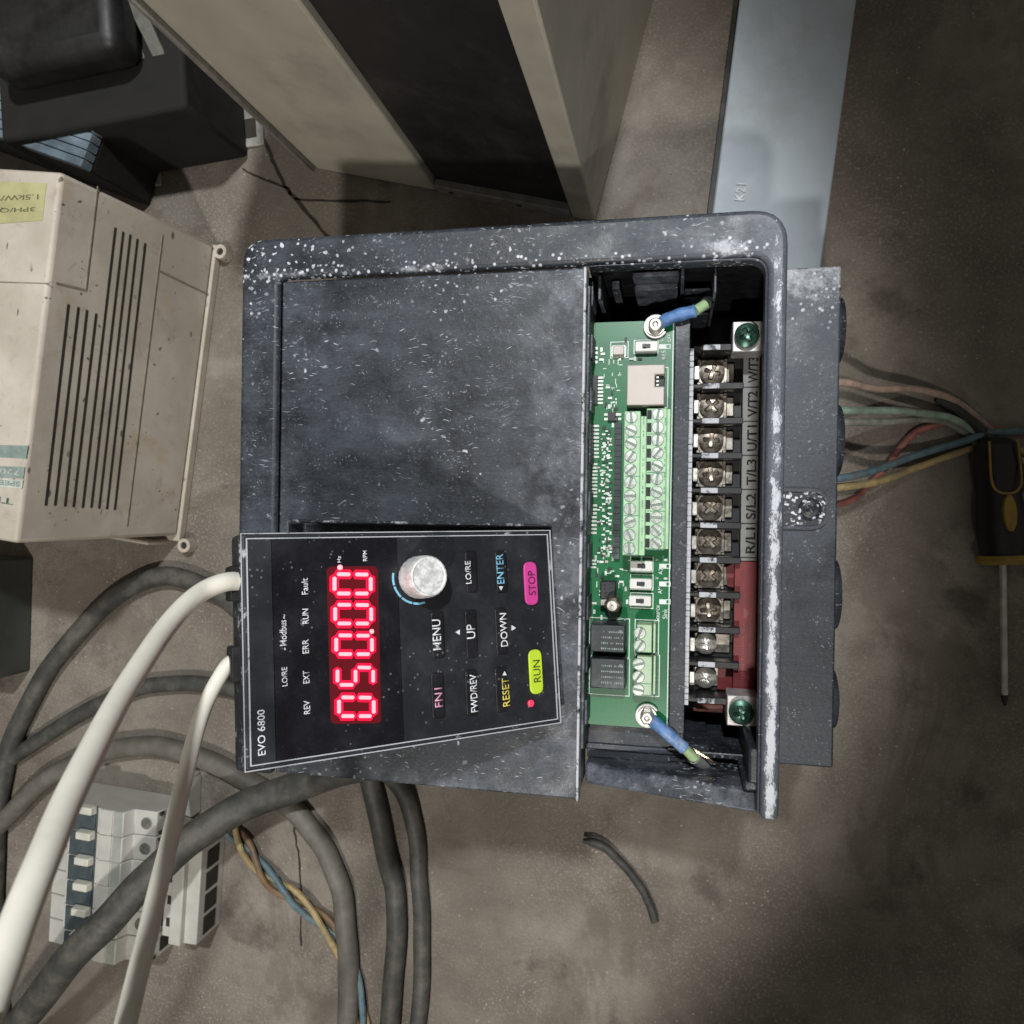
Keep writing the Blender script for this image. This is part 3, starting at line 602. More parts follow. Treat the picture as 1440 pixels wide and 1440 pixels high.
# label strip beside the terminals
yl0, yl1 = ya + pitch * .5, ya - pitch * 5.52
mb = MB(); mb.box(.1100, .1177, yl1, yl0, .1062, .1150); lab = mb.build('label_strip', 'label', drive, smooth=0)
for k, t in enumerate(('W/T3', 'V/T2', 'U/T1', 'T/L3', 'S/L2', 'R/L1')):
    y = ya - k * pitch * .985
    lettering(t, 'ink', lab, .1146, y, .1151, pitch * (.74 if len(t) > 1 else .2), .0046, 90, .015)
    mb = MB(); mb.box(.1102, .1175, y - pitch * .495 - .0003, y - pitch * .495 + .0003, .1150, .1151); mb.build('divider', 'ink', lab, smooth=0)
mb = MB(); mb.box(.1075, .1178, yb - pitch * .55, yl1 - .0003, .1062, .1160); rl = mb.build('warning_strip', 'red', drive, smooth=0)
mb = MB(); mb.prism([(.1035, ya - pitch * 5.75), (.1098, ya - pitch * 5.55), (.1098, ya - pitch * 6.35), (.1045, ya - pitch * 6.3)], .1085, .1095); mb.build('red_film', 'red', rl, smooth=0)
mb = MB(); mb.box(.1005, .1098, ya - pitch * 9.35, ya - pitch * 8.55, .1084, .1092); mb.build('red_film', 'red', rl, smooth=0)
faint_print('redink', rl, .1118, ya - pitch * 8.2, .1160, pitch * 1.5, .0016, 90, 4); faint_print('redink', rl, .1150, ya - pitch * 8.0, .1160, pitch * 1.9, .0014, 90, 5)
xA = .114; mb = MB(); mb.prism([(xA - .002, ya - pitch * 7.2), (xA - .002, ya - pitch * 7.0 + .002), (xA + .002, ya - pitch * 7.0 - .0005)], .1160, .1161); mb.build('warning_triangle', 'redink', rl, smooth=0)
# green earth screws on square tin plates
scr_e = head_mesh('earth_screw', .0056, .0030, True, 'gscrew', 14, 44, .16, .45)
for (px, py) in ((1051, 473), (1043, 1000)):
    c = dl(px, py, .134); c.x = min(c.x, .1115); mb = MB(); mb.box(c.x - .0066, .1177, c.y - .0071, c.y + .0071, .118, .1340); e = mb.build('earth_plate', 'shiny' if False else 'lug', drive, .0004, 1)
    inst('screw', scr_e, e, (c.x - .0004, c.y, .1354), rj.uniform(0, 1))
mb = MB(); c = dl(993, 995, .115); mb.tube([(c.x - .006, c.y, .112), (c.x + .008, c.y, .112)], .0028, 12); mb.build('red_cap', 'wred', drive)

# ---- earth leads with blue crimp sleeves
def lead(name, label, px, py, path, tail, tailmat, rz, sleevemat=None):
    p = at(px, py, ZP + .003); t = thing(name, label, 'wire', (p.x, p.y, ZP)); L = lambda q: Vector(q) - Vector((p.x, p.y, ZP))
    pts = [L(at(*q)) for q in path]; d = (pts[0] - Vector((0, 0, .002))).normalized(); d.z = 0; d.normalize(); nrm = Vector((-d.y, d.x, 0))
    m = MB(); ang = math.atan2(d.y, d.x); poly = []
    for k in range(25):
        a = ang + R(28) + (2 * math.pi - R(56)) * k / 24; poly.append((.0056 * math.cos(a), .0056 * math.sin(a)))
    e = d * .0105; w_ = nrm * .0022; poly += [tuple((e - w_).xy), tuple((e + w_).xy)]
    m.prism(poly, .0006, .0018); m.build('ring_lug', 'lug', t, .0003, 1)
    inst('washer', MB().lathe([(.0043, .0018), (.0043, .0030), (.0030, .0030)], 24).mesh('lug_washer', 'shiny'), t, (0, 0, 0))
    m = MB(); m.lathe([(.0033, .0028), (.0033, .0058), (.0026, .0066), (.0012, .0066), (.0010, .0056)], 6 if rz else 20); m.build('screw', 'shiny', t, .0003, 1)
    sl = [d * .0095 + Vector((0, 0, .0018))] + pts[1:3]
    m = MB(); m.tube(smooth_path(sl, 6), .0031, 14, lambda u: 1 - .12 * math.sin(u * 9) ** 2); m.build('crimp_sleeve', 'blue', t)
    k = smooth_path(pts[2:4], 6); m = MB(); m.tube(k, .0023, 12); m.build('core_wire', 'gwire', t)
    if tail:
        m = MB(); m.tube(smooth_path(pts[3:], 6), .0028, 12); m.build('sheath', tailmat, t)
    return t
lead('earth_wire', 'green wire with blue crimp bolted at the upper corner of the board', 922, 458,
     [(922, 458, ZP + .003), (945, 446, ZP + .005), (978, 437, ZP + .006), (992, 428, ZP + .004), (1003, 412, ZP - .006), (1012, 385, ZP - .02), (1018, 352, ZP - .04)], [(987, 432, ZP + .005), (1001, 415, ZP - .004), (1006, 405, ZP - .009), (1013, 380, ZP - .022), (1018, 350, ZP - .041)], 'dkwire', 0)
lw = lead('earth_wire', 'green wire with frayed end and blue crimp at the lower board corner', 910, 1008,
     [(910, 1008, ZP + .003), (930, 1024, ZP + .004), (962, 1052, ZP + .002), (976, 1066, ZP - .002), (990, 1076, ZP - .010), (1010, 1085, ZP - .030), (1022, 1090, ZP - .055)], [(984, 1072, ZP - .006), (996, 1077, ZP - .014), (1006, 1080, ZP - .03), (1016, 1086, ZP - .05)], 'sleeve', 1)
po = Vector(lw.location)
for k in range(7):
    a = at(975 + k * 3.4, 1052 + k * 2.2, ZP - .002) - po; b = at(986 + k * 3.6, 1064 + k * 1.6, ZP - .004) - po
    mb = MB(); mb.tube([a, a.lerp(b, .5) + Vector((0, 0, .001)), b], .00045, 6); mb.build('strand', 'copper', lw)

# ------------------------------------------------------------------ keypad propped on the drive
kq = Matrix.Rotation(Vector((-.10572, .72429, .03716)).length, 4, Vector((-.10572, .72429, .03716)))
KW, KH = .12999, .08273
kc = Vector((-.02001, -.04844, .2231))
key = thing('control_keypad', 'black control keypad with lit red digits tilted up on the drive', 'keypad', kc, kq.to_euler())
KM = Matrix.Translation(kc) @ kq; KI = KM.inverted(); kn = (kq @ Vector((0, 0, 1)))
def kp(px, py, lift=0.0):
    d = ray(px, py); t = (kc + kn * lift - CAM).dot(kn) / d.dot(kn); return (KI @ (CAM + d * t)).xy
HW, HH, KT = KW / 2, KH / 2, .0165
mb = MB(); mb.prism(rrect(-HW, HW, -HH, HH, .0022), -KT, -.0006); body = mb.build('housing', 'keybody', key, .0014, 3)
mb = MB(); mb.prism(rrect(-HW + .003, HW - .003, -HH + .003, HH - .003, .002), -KT - .004, -KT); mb.build('back_plate', 'black', key)
# worn light line round the front
def frame_poly(m, a, b, z0, z1):
    for (x0, x1, y0, y1) in ((-HW + a, HW - a, -HH + a, -HH + b), (-HW + a, HW - a, HH - b, HH - a), (-HW + a, -HW + b, -HH + b, HH - b), (HW - b, HW - a, -HH + b, HH - b)): m.box(x0, x1, y0, y1, z0, z1)
mb = MB(); frame_poly(mb, .0003, .00062, -.0008, -.0002); mb.build('outer_edge', 'line', key, smooth=0)
mb = MB(); frame_poly(mb, .0021, .00248, -.0006, .0003); mb.build('inner_edge', 'line', key, smooth=0)
xw0, xw1 = kp(383, 850).x, kp(563, 900).x
mb = MB(); mb.box(-HW + .0026, xw0, -HH + .0026, HH - .0026, -.0006, 0); mb.build('name_panel', 'face', key, smooth=0)
mb = MB(); mb.box(xw0 + .0002, xw1 - .0002, -HH + .0026, HH - .0026, -.0006, .0001); win = mb.build('display_window', 'window', key, smooth=0)
mb = MB(); mb.box(xw1, HW - .0026, -HH + .0026, HH - .0026, -.0006, 0); mb.build('button_panel', 'face', key, smooth=0)
def ktext(t, px0, px1, pya, pyb, mat='print', bold=.004, parent=None, z=.0002):
    pc = ((px0 + px1) / 2, (pya + pyb) / 2); a, b = kp(pc[0], pya), kp(pc[0], pyb); c = kp(*pc); h = abs(kp(px1, pc[1]).x - kp(px0, pc[1]).x)
    ang = math.degrees(math.atan2(b.y - a.y, b.x - a.x)); lettering(t, mat, parent or key, c.x, c.y, z, (b - a).length, h, 90, bold)
ktext('EVO 6800', 362, 373, 1062, 998)
for a in (('LO/RE', 396, 404, 965, 938), ('Modbus', 393, 403, 908, 872), ('REV', 427, 436, 1004, 985), ('EXT', 426, 435, 961, 943), ('ERR', 425, 434, 919, 899), ('RUN', 425, 434, 877, 856), ('Fault', 424, 433, 836, 813), ('Hz', 474, 479, 791, 782), ('RPM', 510, 516, 789, 774)): ktext(*a, bold=.008)
ktext('-', 399.5, 401.5, 914, 911); ktext('~', 398, 401, 870, 864)
# seven segment digits
SEG = dict(zip('abcdefg', range(7)))
def digit(pxl, pxr, pyt, pyb, segs, dp=None):
    o = kp(pxl, pyb); rgt = kp(pxl, pyt); dwn = kp(pxr, pyb)   # text "up" is towards -x of the photo, text "right" is up the photo
    ux, uy = (rgt - o), (dwn - o)                                # width vector, height (top to bottom) vector
    P = lambda u, v: o + ux * u + uy * v
    t = .10; tv = t * ux.length / uy.length
    def bar(u0, v0, u1, v1):
        a, b = P(u0, v0), P(u1, v1); d = (b - a).normalized()
        for nm, mt, tt, gap, z0, z1 in (('segment_glow', 'segred', .20, -.02, .00016, .00030), ('segment', 'seg', .078, .10, .0003, .0007)):
            nn = Vector((-d.y, d.x)) * (ux.length * tt); g = d * (ux.length * gap); a2, b2 = a + g, b - g; s = MB(); tip = nn.length * .6
            s.prism([tuple(a2), tuple(a2 + d * tip + nn), tuple(b2 - d * tip + nn), tuple(b2), tuple(b2 - d * tip - nn), tuple(a2 + d * tip - nn)], z0 + random.random() * .00002, z1 + random.random() * .00003); s.build(nm, mt, win, smooth=0)
    G = dict(a=(0, 0, 1, 0), g=(0, .5, 1, .5), d=(0, 1, 1, 1), f=(0, 0, 0, .5), b=(1, 0, 1, .5), e=(0, .5, 0, 1), c=(1, .5, 1, 1))
    for k in segs:
        u0, v0, u1, v1 = G[k]; q = lambda v: tv + v * (1 - 2 * tv); h = lambda u: t + u * (1 - 2 * t); bar(h(u0), q(v0), h(u1), q(v1))
for a in ((473, 528, 977, 1010, 'abcdef'), (471, 527, 935, 966, 'afgcd'), (469, 525.5, 890, 923, 'abcdef'), (467.5, 524.5, 847, 880, 'abcdef'), (466.5, 524, 804, 838, 'abcdef')): digit(*a)
pa, pb = kp(460, 1021), kp(535, 790); mb = MB(); a = [kp(465, 1018), kp(536, 1017), kp(531, 796), kp(459, 797)]
ctr = sum((Vector(v) for v in a), Vector((0, 0))) / 4; mb.prism(rpoly([tuple(v) for v in a], .002, 4), .0001, .00014); mb.build('glow_filter', 'cell', win, smooth=0)
def dot(px, py, r, mat, parent, name, h=.0005):
    c = kp(px, py); m = MB(); m.lathe([(r, .0001), (r, h * .6), (r * .6, h)], 16, (c.x, c.y, 0)); return m.build(name, mat, parent)
dot(522.5, 888, .0009, 'seg', win, 'decimal_point'); dot(478, 798, .0010, 'seg', win, 'unit_led'); dot(746, 989, .0014, 'led', key, 'run_led', .0008)
# buttons
def button(px0, px1, pya, pyb, mat, r=.0016, h=.0008):
    a, b = kp(px0, (pya + pyb) / 2), kp(px1, (pya + pyb) / 2); c, d = kp((px0 + px1) / 2, pya), kp((px0 + px1) / 2, pyb)
    m = MB(); m.prism(rrect(a.x, b.x, d.y, c.y, min(r, (b.x - a.x) * .49)), 0, h); return m.build('button', mat, key, .0005, 3)
for px0, px1, ys in ((606, 624, ((946, 1010), (860, 925))), (654, 670, ((942, 1006), (858, 925), (775, 833))), (696, 712, ((938, 1001), (855, 920), (775, 833)))):
    for (t, bt) in ys: button(px0, px1, t, bt, 'button')
button(736, 754.5, 790, 851, 'magenta', .003, .0011); button(743, 761.5, 913, 976, 'lime', .003, .0011)
zb = .00085
for a in (('MENU', 607, 619, 914, 871, 'print'), ('UP', 655, 667, 898, 878, 'print'), ('DOWN', 702, 712, 909, 862, 'print'), ('ENTER', 697, 707, 821, 779, 'cyan'), ('LO/RE', 653, 661, 821, 789, 'print'), ('FN1', 610, 621, 994, 967, 'pink'), ('FWD/REV', 660, 670, 1001, 948, 'print'), ('RESET', 705, 715, 993, 953, 'yellow')): ktext(*a, bold=.006, z=zb)
ktext('STOP', 741, 751, 837, 803, 'magink', .0, z=.00115); ktext('RUN', 748, 758, 959, 928, 'limeink', .0, z=.00115)
def tri(px, py, dirpx):
    c = kp(px, py); d = (kp(px + dirpx[0], py + dirpx[1]) - c).normalized() * .0010; nn = Vector((-d.y, d.x)); m = MB()
    m.prism([tuple(c + d), tuple(c - d * .7 + nn), tuple(c - d * .7 - nn)], 0, .0010); m.build('arrow_mark', 'print', key, smooth=0)
tri(643, 889, (-5, 0)); tri(721, 883, (5, 0)); tri(703, 827, (0, 5)); tri(708, 947, (0, -5))
# knob and its blue scale
kb = kp(587, 812); mb = MB(); prof = [(.0072, 0), (.0081, .0006), (.0083, .0020), (.0080, .0100), (.0074, .0114), (.0068, .0116), (.0063, .0113)]
mb.lathe(prof, 64, (kb.x, kb.y, 0))
mb.v = [(kb.x + (x - kb.x) * (1 + .009 * math.cos(40 * math.atan2(y - kb.y, x - kb.x))), kb.y + (y - kb.y) * (1 + .009 * math.cos(40 * math.atan2(y - kb.y, x - kb.x))), z) for x, y, z in mb.v]
knob = mb.build('knob', 'knob', key)
n = 40; ro, ri = .0106, .0098; poly = []
for k in range(4):
    a0, a1 = R(168 + k * 30), R(168 + k * 30 + 27)
    poly = [(kb.x + ro * math.cos(a0 + (a1 - a0) * i / 8), kb.y + ro * math.sin(a0 + (a1 - a0) * i / 8)) for i in range(9)] + [(kb.x + ri * math.cos(a1 - (a1 - a0) * i / 8), kb.y + ri * math.sin(a1 - (a1 - a0) * i / 8)) for i in range(9)]
    mb = MB(); mb.prism(poly, 0, .0002); mb.build('scale_arc', 'cyan', key, smooth=0)
# cable sockets on the left edge
for (px, py) in ((336, 820), (338, 935)):
    c = kp(px, py); mb = MB(); mb.cbox(-HW + .002, c.y, -.0125, .010, .0125, .0090); mb.build('socket', 'black', key, .0006, 1)

# ------------------------------------------------------------------ white cables rising from the keypad
def world_from_key(x, y, z): return KM @ Vector((x, y, z))
def depth_at(px, py, d): v = ray(px, py); return CAM + v * (d / F)
def cable(name, label, mat, pts, r, group=None, n=14, seg=8, rf=None, cat='cable'):
    P = smooth_path(pts, seg); base = P[0].copy()
    wb = random.Random(len(label)); ph = [wb.uniform(0, 6) for _ in range(4)]
    for k, p in enumerate(P):
        e = min(1, k / 6) * r * (.03 if 'white' in name else .07); p += Vector((2 * math.sin(k * .21 + ph[0]) + .6 * math.sin(k * .63 + ph[1]), 2 * math.sin(k * .17 + ph[2]) + .6 * math.sin(k * .57 + ph[3]), 0)) * e
    m = MB(); m.tube([p - base for p in P], r, n, rf); o = m.build(name, mat); o.location = base
    return tag(o, label, cat, group)
c1 = kp(336, 820); s1 = world_from_key(-HW + .006, c1.y, -.008)
c2_ = kp(338, 935); s2 = world_from_key(-HW + .006, c2_.y, -.008)
cable('white_cable', 'thick white cable curving up from the keypad beside the dark coil', 'wcable',
      [s1, depth_at(322, 818, .274), depth_at(280, 836, .266), depth_at(235, 880, .250), depth_at(180, 962, .220), depth_at(120, 1075, .185), depth_at(66, 1195, .160), depth_at(20, 1310, .145), depth_at(-30, 1450, .133), depth_at(-80, 1600, .125), Vector((-.12, -.30, .36)), Vector((-.30, -.52, .16)), Vector((-.48, -.74, .004)), Vector((-.80, -.95, .004))], .0033, None, 20)
cable('white_cable', 'thinner white cable running down across the circuit breaker', 'wcable',
      [s2, depth_at(328, 930, .278), depth_at(308, 955, .274), depth_at(284, 1003, .266), depth_at(262, 1080, .250), depth_at(243, 1165, .232), depth_at(222, 1255, .215), depth_at(196, 1360, .195), depth_at(165, 1480, .18), depth_at(120, 1640, .165), Vector((-.08, -.34, .30)), Vector((-.22, -.52, .13)), Vector((-.36, -.74, .004)), Vector((-.62, -1.0, .004))], .00265, None, 18)

# ------------------------------------------------------------------ beige drive on the left
ba = math.atan2(.2216, .0315) - math.pi / 2
beige_o = at(266, 770, 0); bd = thing('beige_drive', 'dirty beige plastic drive with long vent slits beside the black drive', 'motor drive', (beige_o.x, beige_o.y, 0), (0, 0, ba))
bI = Matrix.Rotation(-ba, 4, 'Z')
def bl(px, py, z): p = bI @ (at(px, py, z) - Vector((beige_o.x, beige_o.y, 0))); return p
BW = .223; ZB = .138
mb = MB(); mb.box(-.165, -.004, .004, BW - .004, 0, .0075); mb.build('mounting_flange', 'beige', bd, .001, 2)
side = .016
mb = MB(); mb.add([(-.165, .008, .0075), (-.0055, .008, .0075), (-.0055, BW - .004, .0075), (-.165, BW - .004, .0075), (-.165, .006, ZB), (-side, .006, ZB), (-side, BW - .008, ZB), (-.165, BW - .008, ZB)],
       [(3, 2, 1, 0), (4, 5, 6, 7), (0, 1, 5, 4), (1, 2, 6, 5), (2, 3, 7, 6), (3, 0, 4, 7)]); mb.build('case', 'beige', bd, .0025, 3)
# side wall is the plane from x=-.008 at z=.0075 to x=-side at z=ZB
def sp(y, z, out=0.0):
    t = (z - .0075) / (ZB - .0075); nx = Vector((ZB - .0075, 0, side - .0055)).normalized(); return Vector((-.0055 + t * (.0055 - side), y, z)) + nx * out
def side_patch(name, mat, y0, y1, z0, z1, o0, o1):
    m = MB(); m.add([sp(y0, z0, o0), sp(y1, z0, o0), sp(y1, z1, o0), sp(y0, z1, o0), sp(y0, z0, o1), sp(y1, z0, o1), sp(y1, z1, o1), sp(y0, z1, o1)], [(3, 2, 1, 0), (4, 5, 6, 7), (0, 1, 5, 4), (1, 2, 6, 5), (2, 3, 7, 6), (3, 0, 4, 7)])
    return m.build(name, mat, bd, .0003 if o1 > .0006 else 0, 1, 0)
def onside(px, py):                                 # photo pixel -> (y, z) on the side wall
    z = .07
    for _ in range(30):
        p = bl(px, py, z); want = sp(0, z).x; z += (want - p.x) * .6 * -1 if False else 0
        lo, hi = 0, .16
        for _ in range(40):
            mid = (lo + hi) / 2
            if bl(px, py, mid).x < sp(0, mid).x: lo = mid
            else: hi = mid
        z = (lo + hi) / 2; break
    return bl(px, py, z).y, z
tops = [(96, 428), (110, 432), (122, 436), (135, 441), (162, 320), (173, 326), (183, 330), (193, 336), (204, 342)]
bots = [(64, 711), (77, 711), (91, 712), (103, 713), (116, 714), (128, 714), (139, 715), (150, 716), (161, 717)]
for (a, b) in zip(tops, bots):
    ya_, za_ = onside(*a); yb_, zb_ = onside(*b); m = MB(); zc_ = (za_ + zb_) / 2; h = .0008
    m.add([sp(yb_, zb_ - h, .00005), sp(ya_, za_ - h, .00005), sp(ya_, za_ + h, .00005), sp(yb_, zb_ + h, .00005), sp(yb_, zb_ - h, .0003), sp(ya_, za_ - h, .0003), sp(ya_, za_ + h, .0003), sp(yb_, zb_ + h, .0003)], [(3, 2, 1, 0), (4, 5, 6, 7), (0, 1, 5, 4), (1, 2, 6, 5), (2, 3, 7, 6), (3, 0, 4, 7)])
    m.build('vent_slit', 'slit', bd, smooth=0)
def rib_line(a, b, wd=.0006, mat='lblgrey'):
    (y0, z0), (y1, z1) = onside(*a), onside(*b); d = Vector((y1 - y0, z1 - z0)).normalized(); q = Vector((-d.y, d.x)) * wd
    m = MB(); c = [(y0 - q.x, z0 - q.y), (y1 - q.x, z1 - q.y), (y1 + q.x, z1 + q.y), (y0 + q.x, z0 + q.y)]
    m.add([sp(*p, .0001) for p in c] + [sp(*p, .0005) for p in c], [(3, 2, 1, 0), (4, 5, 6, 7), (0, 1, 5, 4), (1, 2, 6, 5), (2, 3, 7, 6), (3, 0, 4, 7)]); m.build('moulding_line', mat, bd, smooth=0)
M['beigeshade'] = simple('grimy_groove', (.26, .22, .17), .6)
for a, b in (((137, 262), (120, 408)), ((120, 408), (78, 398)), ((222, 380), (312, 420)), ((312, 420), (293, 610)), ((228, 330), (178, 740))): rib_line(a, b, .0004, 'beigeshade')
# low kerb along the bottom end and the lugs
mb = MB(); mb.box(-.150, -.012, .0005, .0042, .0075, .030, .0006); mb.build('end_rail', 'beige', bd, .0012, 2)
for (px, py) in ((317, 355), (266, 768)):
    c = bl(px, py, .008); c.x -= .0035; mb = MB(); pts = []
    for k in range(24): pts.append((c.x + .0050 * math.cos(k * math.pi / 12), c.y + .0050 * math.sin(k * math.pi / 12)))
    ins = [(c.x + .0026 * math.cos(k * math.pi / 12), c.y + .0026 * math.sin(k * math.pi / 12)) for k in range(24)]
    for k in range(24):
        j = (k + 1) % 24; a, b, e, f = pts[k], pts[j], ins[j], ins[k]
        mb.add([(*a, .0005), (*b, .0005), (*b, .0095), (*a, .0095), (*f, .0095), (*e, .0095), (*f, .0005), (*e, .0005)], [(0, 1, 2, 3), (3, 2, 5, 4), (4, 5, 7, 6)])
    mb.build('lug', 'beige', bd)
    mb = MB(); mb.lathe([(.0026, .0076), (.0026, .0079)], 16, (c.x, c.y, 0)); mb.build('lug_hole', 'slit', bd)
# front face: tape, printed label
def topf(px, py): p = bl(px, py, ZB); return p
def top_poly(name, mat, pxs, z0, z1, parent=bd): m = MB(); m.prism([tuple(topf(*p).xy) for p in pxs], z0, z1); return m.build(name, mat, parent, smooth=0)
tape = top_poly('tape_label', 'tape', [(-40, 254), (66, 258), (60, 310), (-40, 318)], ZB + .0001, ZB + .0003)
def ttext(t, mat, pxa, pya, pxb, pyb, hpx, parent, z, flip=True):
    a, b = topf(pxa, pya), topf(pxb, pyb); d = (b - a); lettering(t, mat, parent, (a.x + b.x) / 2, (a.y + b.y) / 2, z, d.length, hpx * .00035, math.degrees(math.atan2(d.y, d.x)), .01)
ttext('1.5kW/200', 'tapeink', 55, 277, -25, 280, 8, tape, ZB + .0003); ttext('3PH/QAX', 'tapeink', 50, 294, -25, 297, 8, tape, ZB + .0003)
top_poly('seam_line', 'beigeshade', [(-60, 394), (70, 398), (70, 399.5), (-60, 396)], ZB, ZB + .0002)
lb = top_poly('printed_band', 'lblgrey', [(-60, 624), (40, 627), (37, 645), (-60, 640)], ZB, ZB + .0002)
lb2 = top_poly('printed_band', 'lblgrey', [(-60, 653), (35, 657), (33, 673), (-60, 668)], ZB, ZB + .0002)
lb3 = top_poly('printed_band', 'lblpale', [(-60, 669.5), (33, 675), (31, 687), (-60, 682)], ZB, ZB + .0002)
ttext('7200', 'lblpale', 28, 665, -10, 661, 9, lb2, ZB + .0002); ttext('SPEED', 'lblgrey', 29, 681, -12, 677, 8, lb3, ZB + .0002)
ttext('TE', 'lblgreen', 19, 706, -10, 701, 10, bd, ZB + .0001)

# ------------------------------------------------------------------ circuit breaker, terminal block, dark case (lower left)
cb = thing('circuit_breaker', 'aged white multi pole circuit breaker with slate toggles under the white cables', 'circuit breaker', (-.3150, -.2060, 0), (0, 0, R(-4)))
cb.scale = (1, 1, .78)
PW = .0178
prof = [(-.0425, 0), (-.0425, .026), (-.0410, .037), (-.0235, .039), (-.0230, .048), (.0215, .0495), (.0225, .0440), (.0245, .0395), (.0410, .0380), (.0425, .026), (.0425, 0)]
cbscrew = head_mesh('breaker_screw', .0036, .0010, False, 'greybar', 8, 28, .14, .2)
for k in range(6):
    y1 = -k * PW; y0 = y1 - PW + .0005
    mb = MB(); nn = len(prof); mb.add([(x, y0, z) for x, z in prof] + [(x, y1, z) for x, z in prof], [tuple(range(nn)), tuple(range(2 * nn - 1, nn - 1, -1))] + [(i, (i + 1) % nn, nn + (i + 1) % nn, nn + i) for i in range(nn)])
    p = mb.build('pole', 'cbwhite', cb, .0006, 1); yc = (y0 + y1) / 2
    mb = MB(); mb.box(-.0200, .0010, y0 + .0003, y1 - .0003, .0484, .0502); mb.build('toggle_bed', 'cbblue', p, .0004, 1)
    mb = MB(); mb.box(-.0100, .0005, yc - .0052, yc + .0052, .0502, .0520); mb.build('toggle_window', 'cbblue', p, .0004, 1)
    mb = MB(); mb.box(-.0120, .0008, y1 - .0040, y1 + .0026, .0502, .0570, .0008); mb.build('toggle', 'cbcream', p, .0008, 2)
    mb = MB(); mb.box(.0035, .0130, y0, y1, .0490, .0502); mb.build('front_band', 'cbwhite', p, .0004, 1)
    mb = MB(); mb.box(.0140, .0205, y0 + .0002, y1 - .0002, .0492, .0498); mb.build('grey_band', 'cbgrey', p)
    mb = MB(); mb.lathe([(.0043, .0380), (.0043, .0392)], 20, (.0335, yc, 0)); mb.build('screw_well', 'cbgrey', p)
    inst('screw', cbscrew, p, (.0335, yc, .0395), .5 + k * .7)
    mb = MB(); mb.box(.0428, .0432, yc - .0050, yc + .0050, .012, .026); mb.build('wire_entry', 'slit', p)
    for s_ in (-1, 1): mb = MB(); mb.box(.0412, .0430, yc + s_ * .0065 - .001, yc + s_ * .0065 + .001, .031, .0355); mb.build('notch', 'slit', p)
wt = thing('terminal_block', 'small cream terminal block with dark openings below the breaker', 'terminal block', (at(262, 1235, .02).x + .002, at(262, 1235, .02).y, 0), (0, 0, R(-4)))
mb = MB(); mb.terrace([-.0145, -.004, .005, .0145], [-.040, .026], [[.026, .034, .029]], 0); mb.build('block', 'cbwhite', wt, .0008, 2)
for k in range(4): mb = MB(); mb.box(-.0115, -.0062, .014 - k * .0155, .020 - k * .0155, .0260, .0264); mb.build('opening', 'slit', wt); mb = MB(); mb.box(.0142, .0149, .010 - k * .0155, .0225 - k * .0155, .008, .022); mb.build('side_opening', 'slit', wt)
for (px, py) in ((265, 1098),):
    a = at(px, py, .01); pb_ = thing('bracket', 'thin white plastic bracket standing beside the breaker end', 'bracket', (a.x, a.y, 0), (0, 0, R(-15)))
    mb = MB(); mb.add([(-.004, -.024, 0), (.010, -.024, 0), (.003, .004, 0), (-.002, .004, 0), (-.004, -.024, .012), (.010, -.024, .012), (.003, .004, .020), (-.002, .004, .020)], [(3, 2, 1, 0), (4, 5, 6, 7), (0, 1, 5, 4), (1, 2, 6, 5), (2, 3, 7, 6), (3, 0, 4, 7)]); mb.build('web', 'cbwhite', pb_, .0008, 1)
    mb = MB(); mb.box(-.0005, .0012, -.010, -.0005, .0195, .0205); mb.build('slit', 'slit', pb_)
dk = thing('dark_case', 'dark grey case with bluish label at the edge below the beige drive', 'electrical case', (-.440, -.085, 0), (0, 0, R(-2)))
mb = MB(); mb.box(-.06, .036, -.036, .052, 0, .036); mb.build('case', 'dkbox', dk, .002, 2)
mb = MB(); mb.box(-.05, .0190, -.020, .026, .036, .0364); dlb = mb.build('label', 'dklabel', dk, smooth=0)
for k in range(7): mb = MB(); mb.box(-.012, .0160, .006 - k * .0036, .0072 - k * .0036, .0364, .0365); mb.build('print_line', 'relay', dlb, smooth=0)

# ------------------------------------------------------------------ dark cables on the floor
G = 'dark rubber cables coiled on the floor'
def fl(pts, r): return [at(x, y, (z if len(q) > 2 else r)) if False else at(q[0], q[1], q[2] if len(q) > 2 else r) for q in pts for x, y, z in [(q[0], q[1], 0)]]
cable('rubber_cable', 'dark grey cable in the outermost arc, nearest the beige drive', 'rubber', fl([(535, 1560), (550, 1440), (556, 1340), (555, 1265), (545, 1205), (528, 1120), (505, 1035), (480, 968), (430, 905), (345, 858), (300, 830), (235, 812), (180, 830), (120, 878), (62, 948), (22, 1030), (2, 1110), (-8, 1200), (-10, 1300), (0, 1420), (30, 1560)], .0070), .0070, G)
cable('rubber_cable', 'dark grey cable in the middle arc passing behind both white cables', 'rubber', fl([(575, 1540), (590, 1400), (594, 1300), (590, 1225), (582, 1165), (562, 1110, .010), (525, 1070, .019), (480, 1038, .017), (430, 1010, .008), (370, 985), (310, 966), (250, 960), (195, 966), (130, 996), (60, 1040), (0, 1078), (-70, 1130), (-140, 1190)], .0058), .0058, G)
cable('rubber_cable', 'brownish grey cable arching over the breaker and down past the twisted wires', 'rubber2', fl([(480, 1520), (492, 1400), (488, 1310), (478, 1250), (458, 1200), (432, 1160), (395, 1125), (350, 1098), (308, 1076), (262, 1060), (200, 1050), (140, 1058), (75, 1088), (20, 1140), (-30, 1200), (-60, 1290)], .0072), .0072, G)
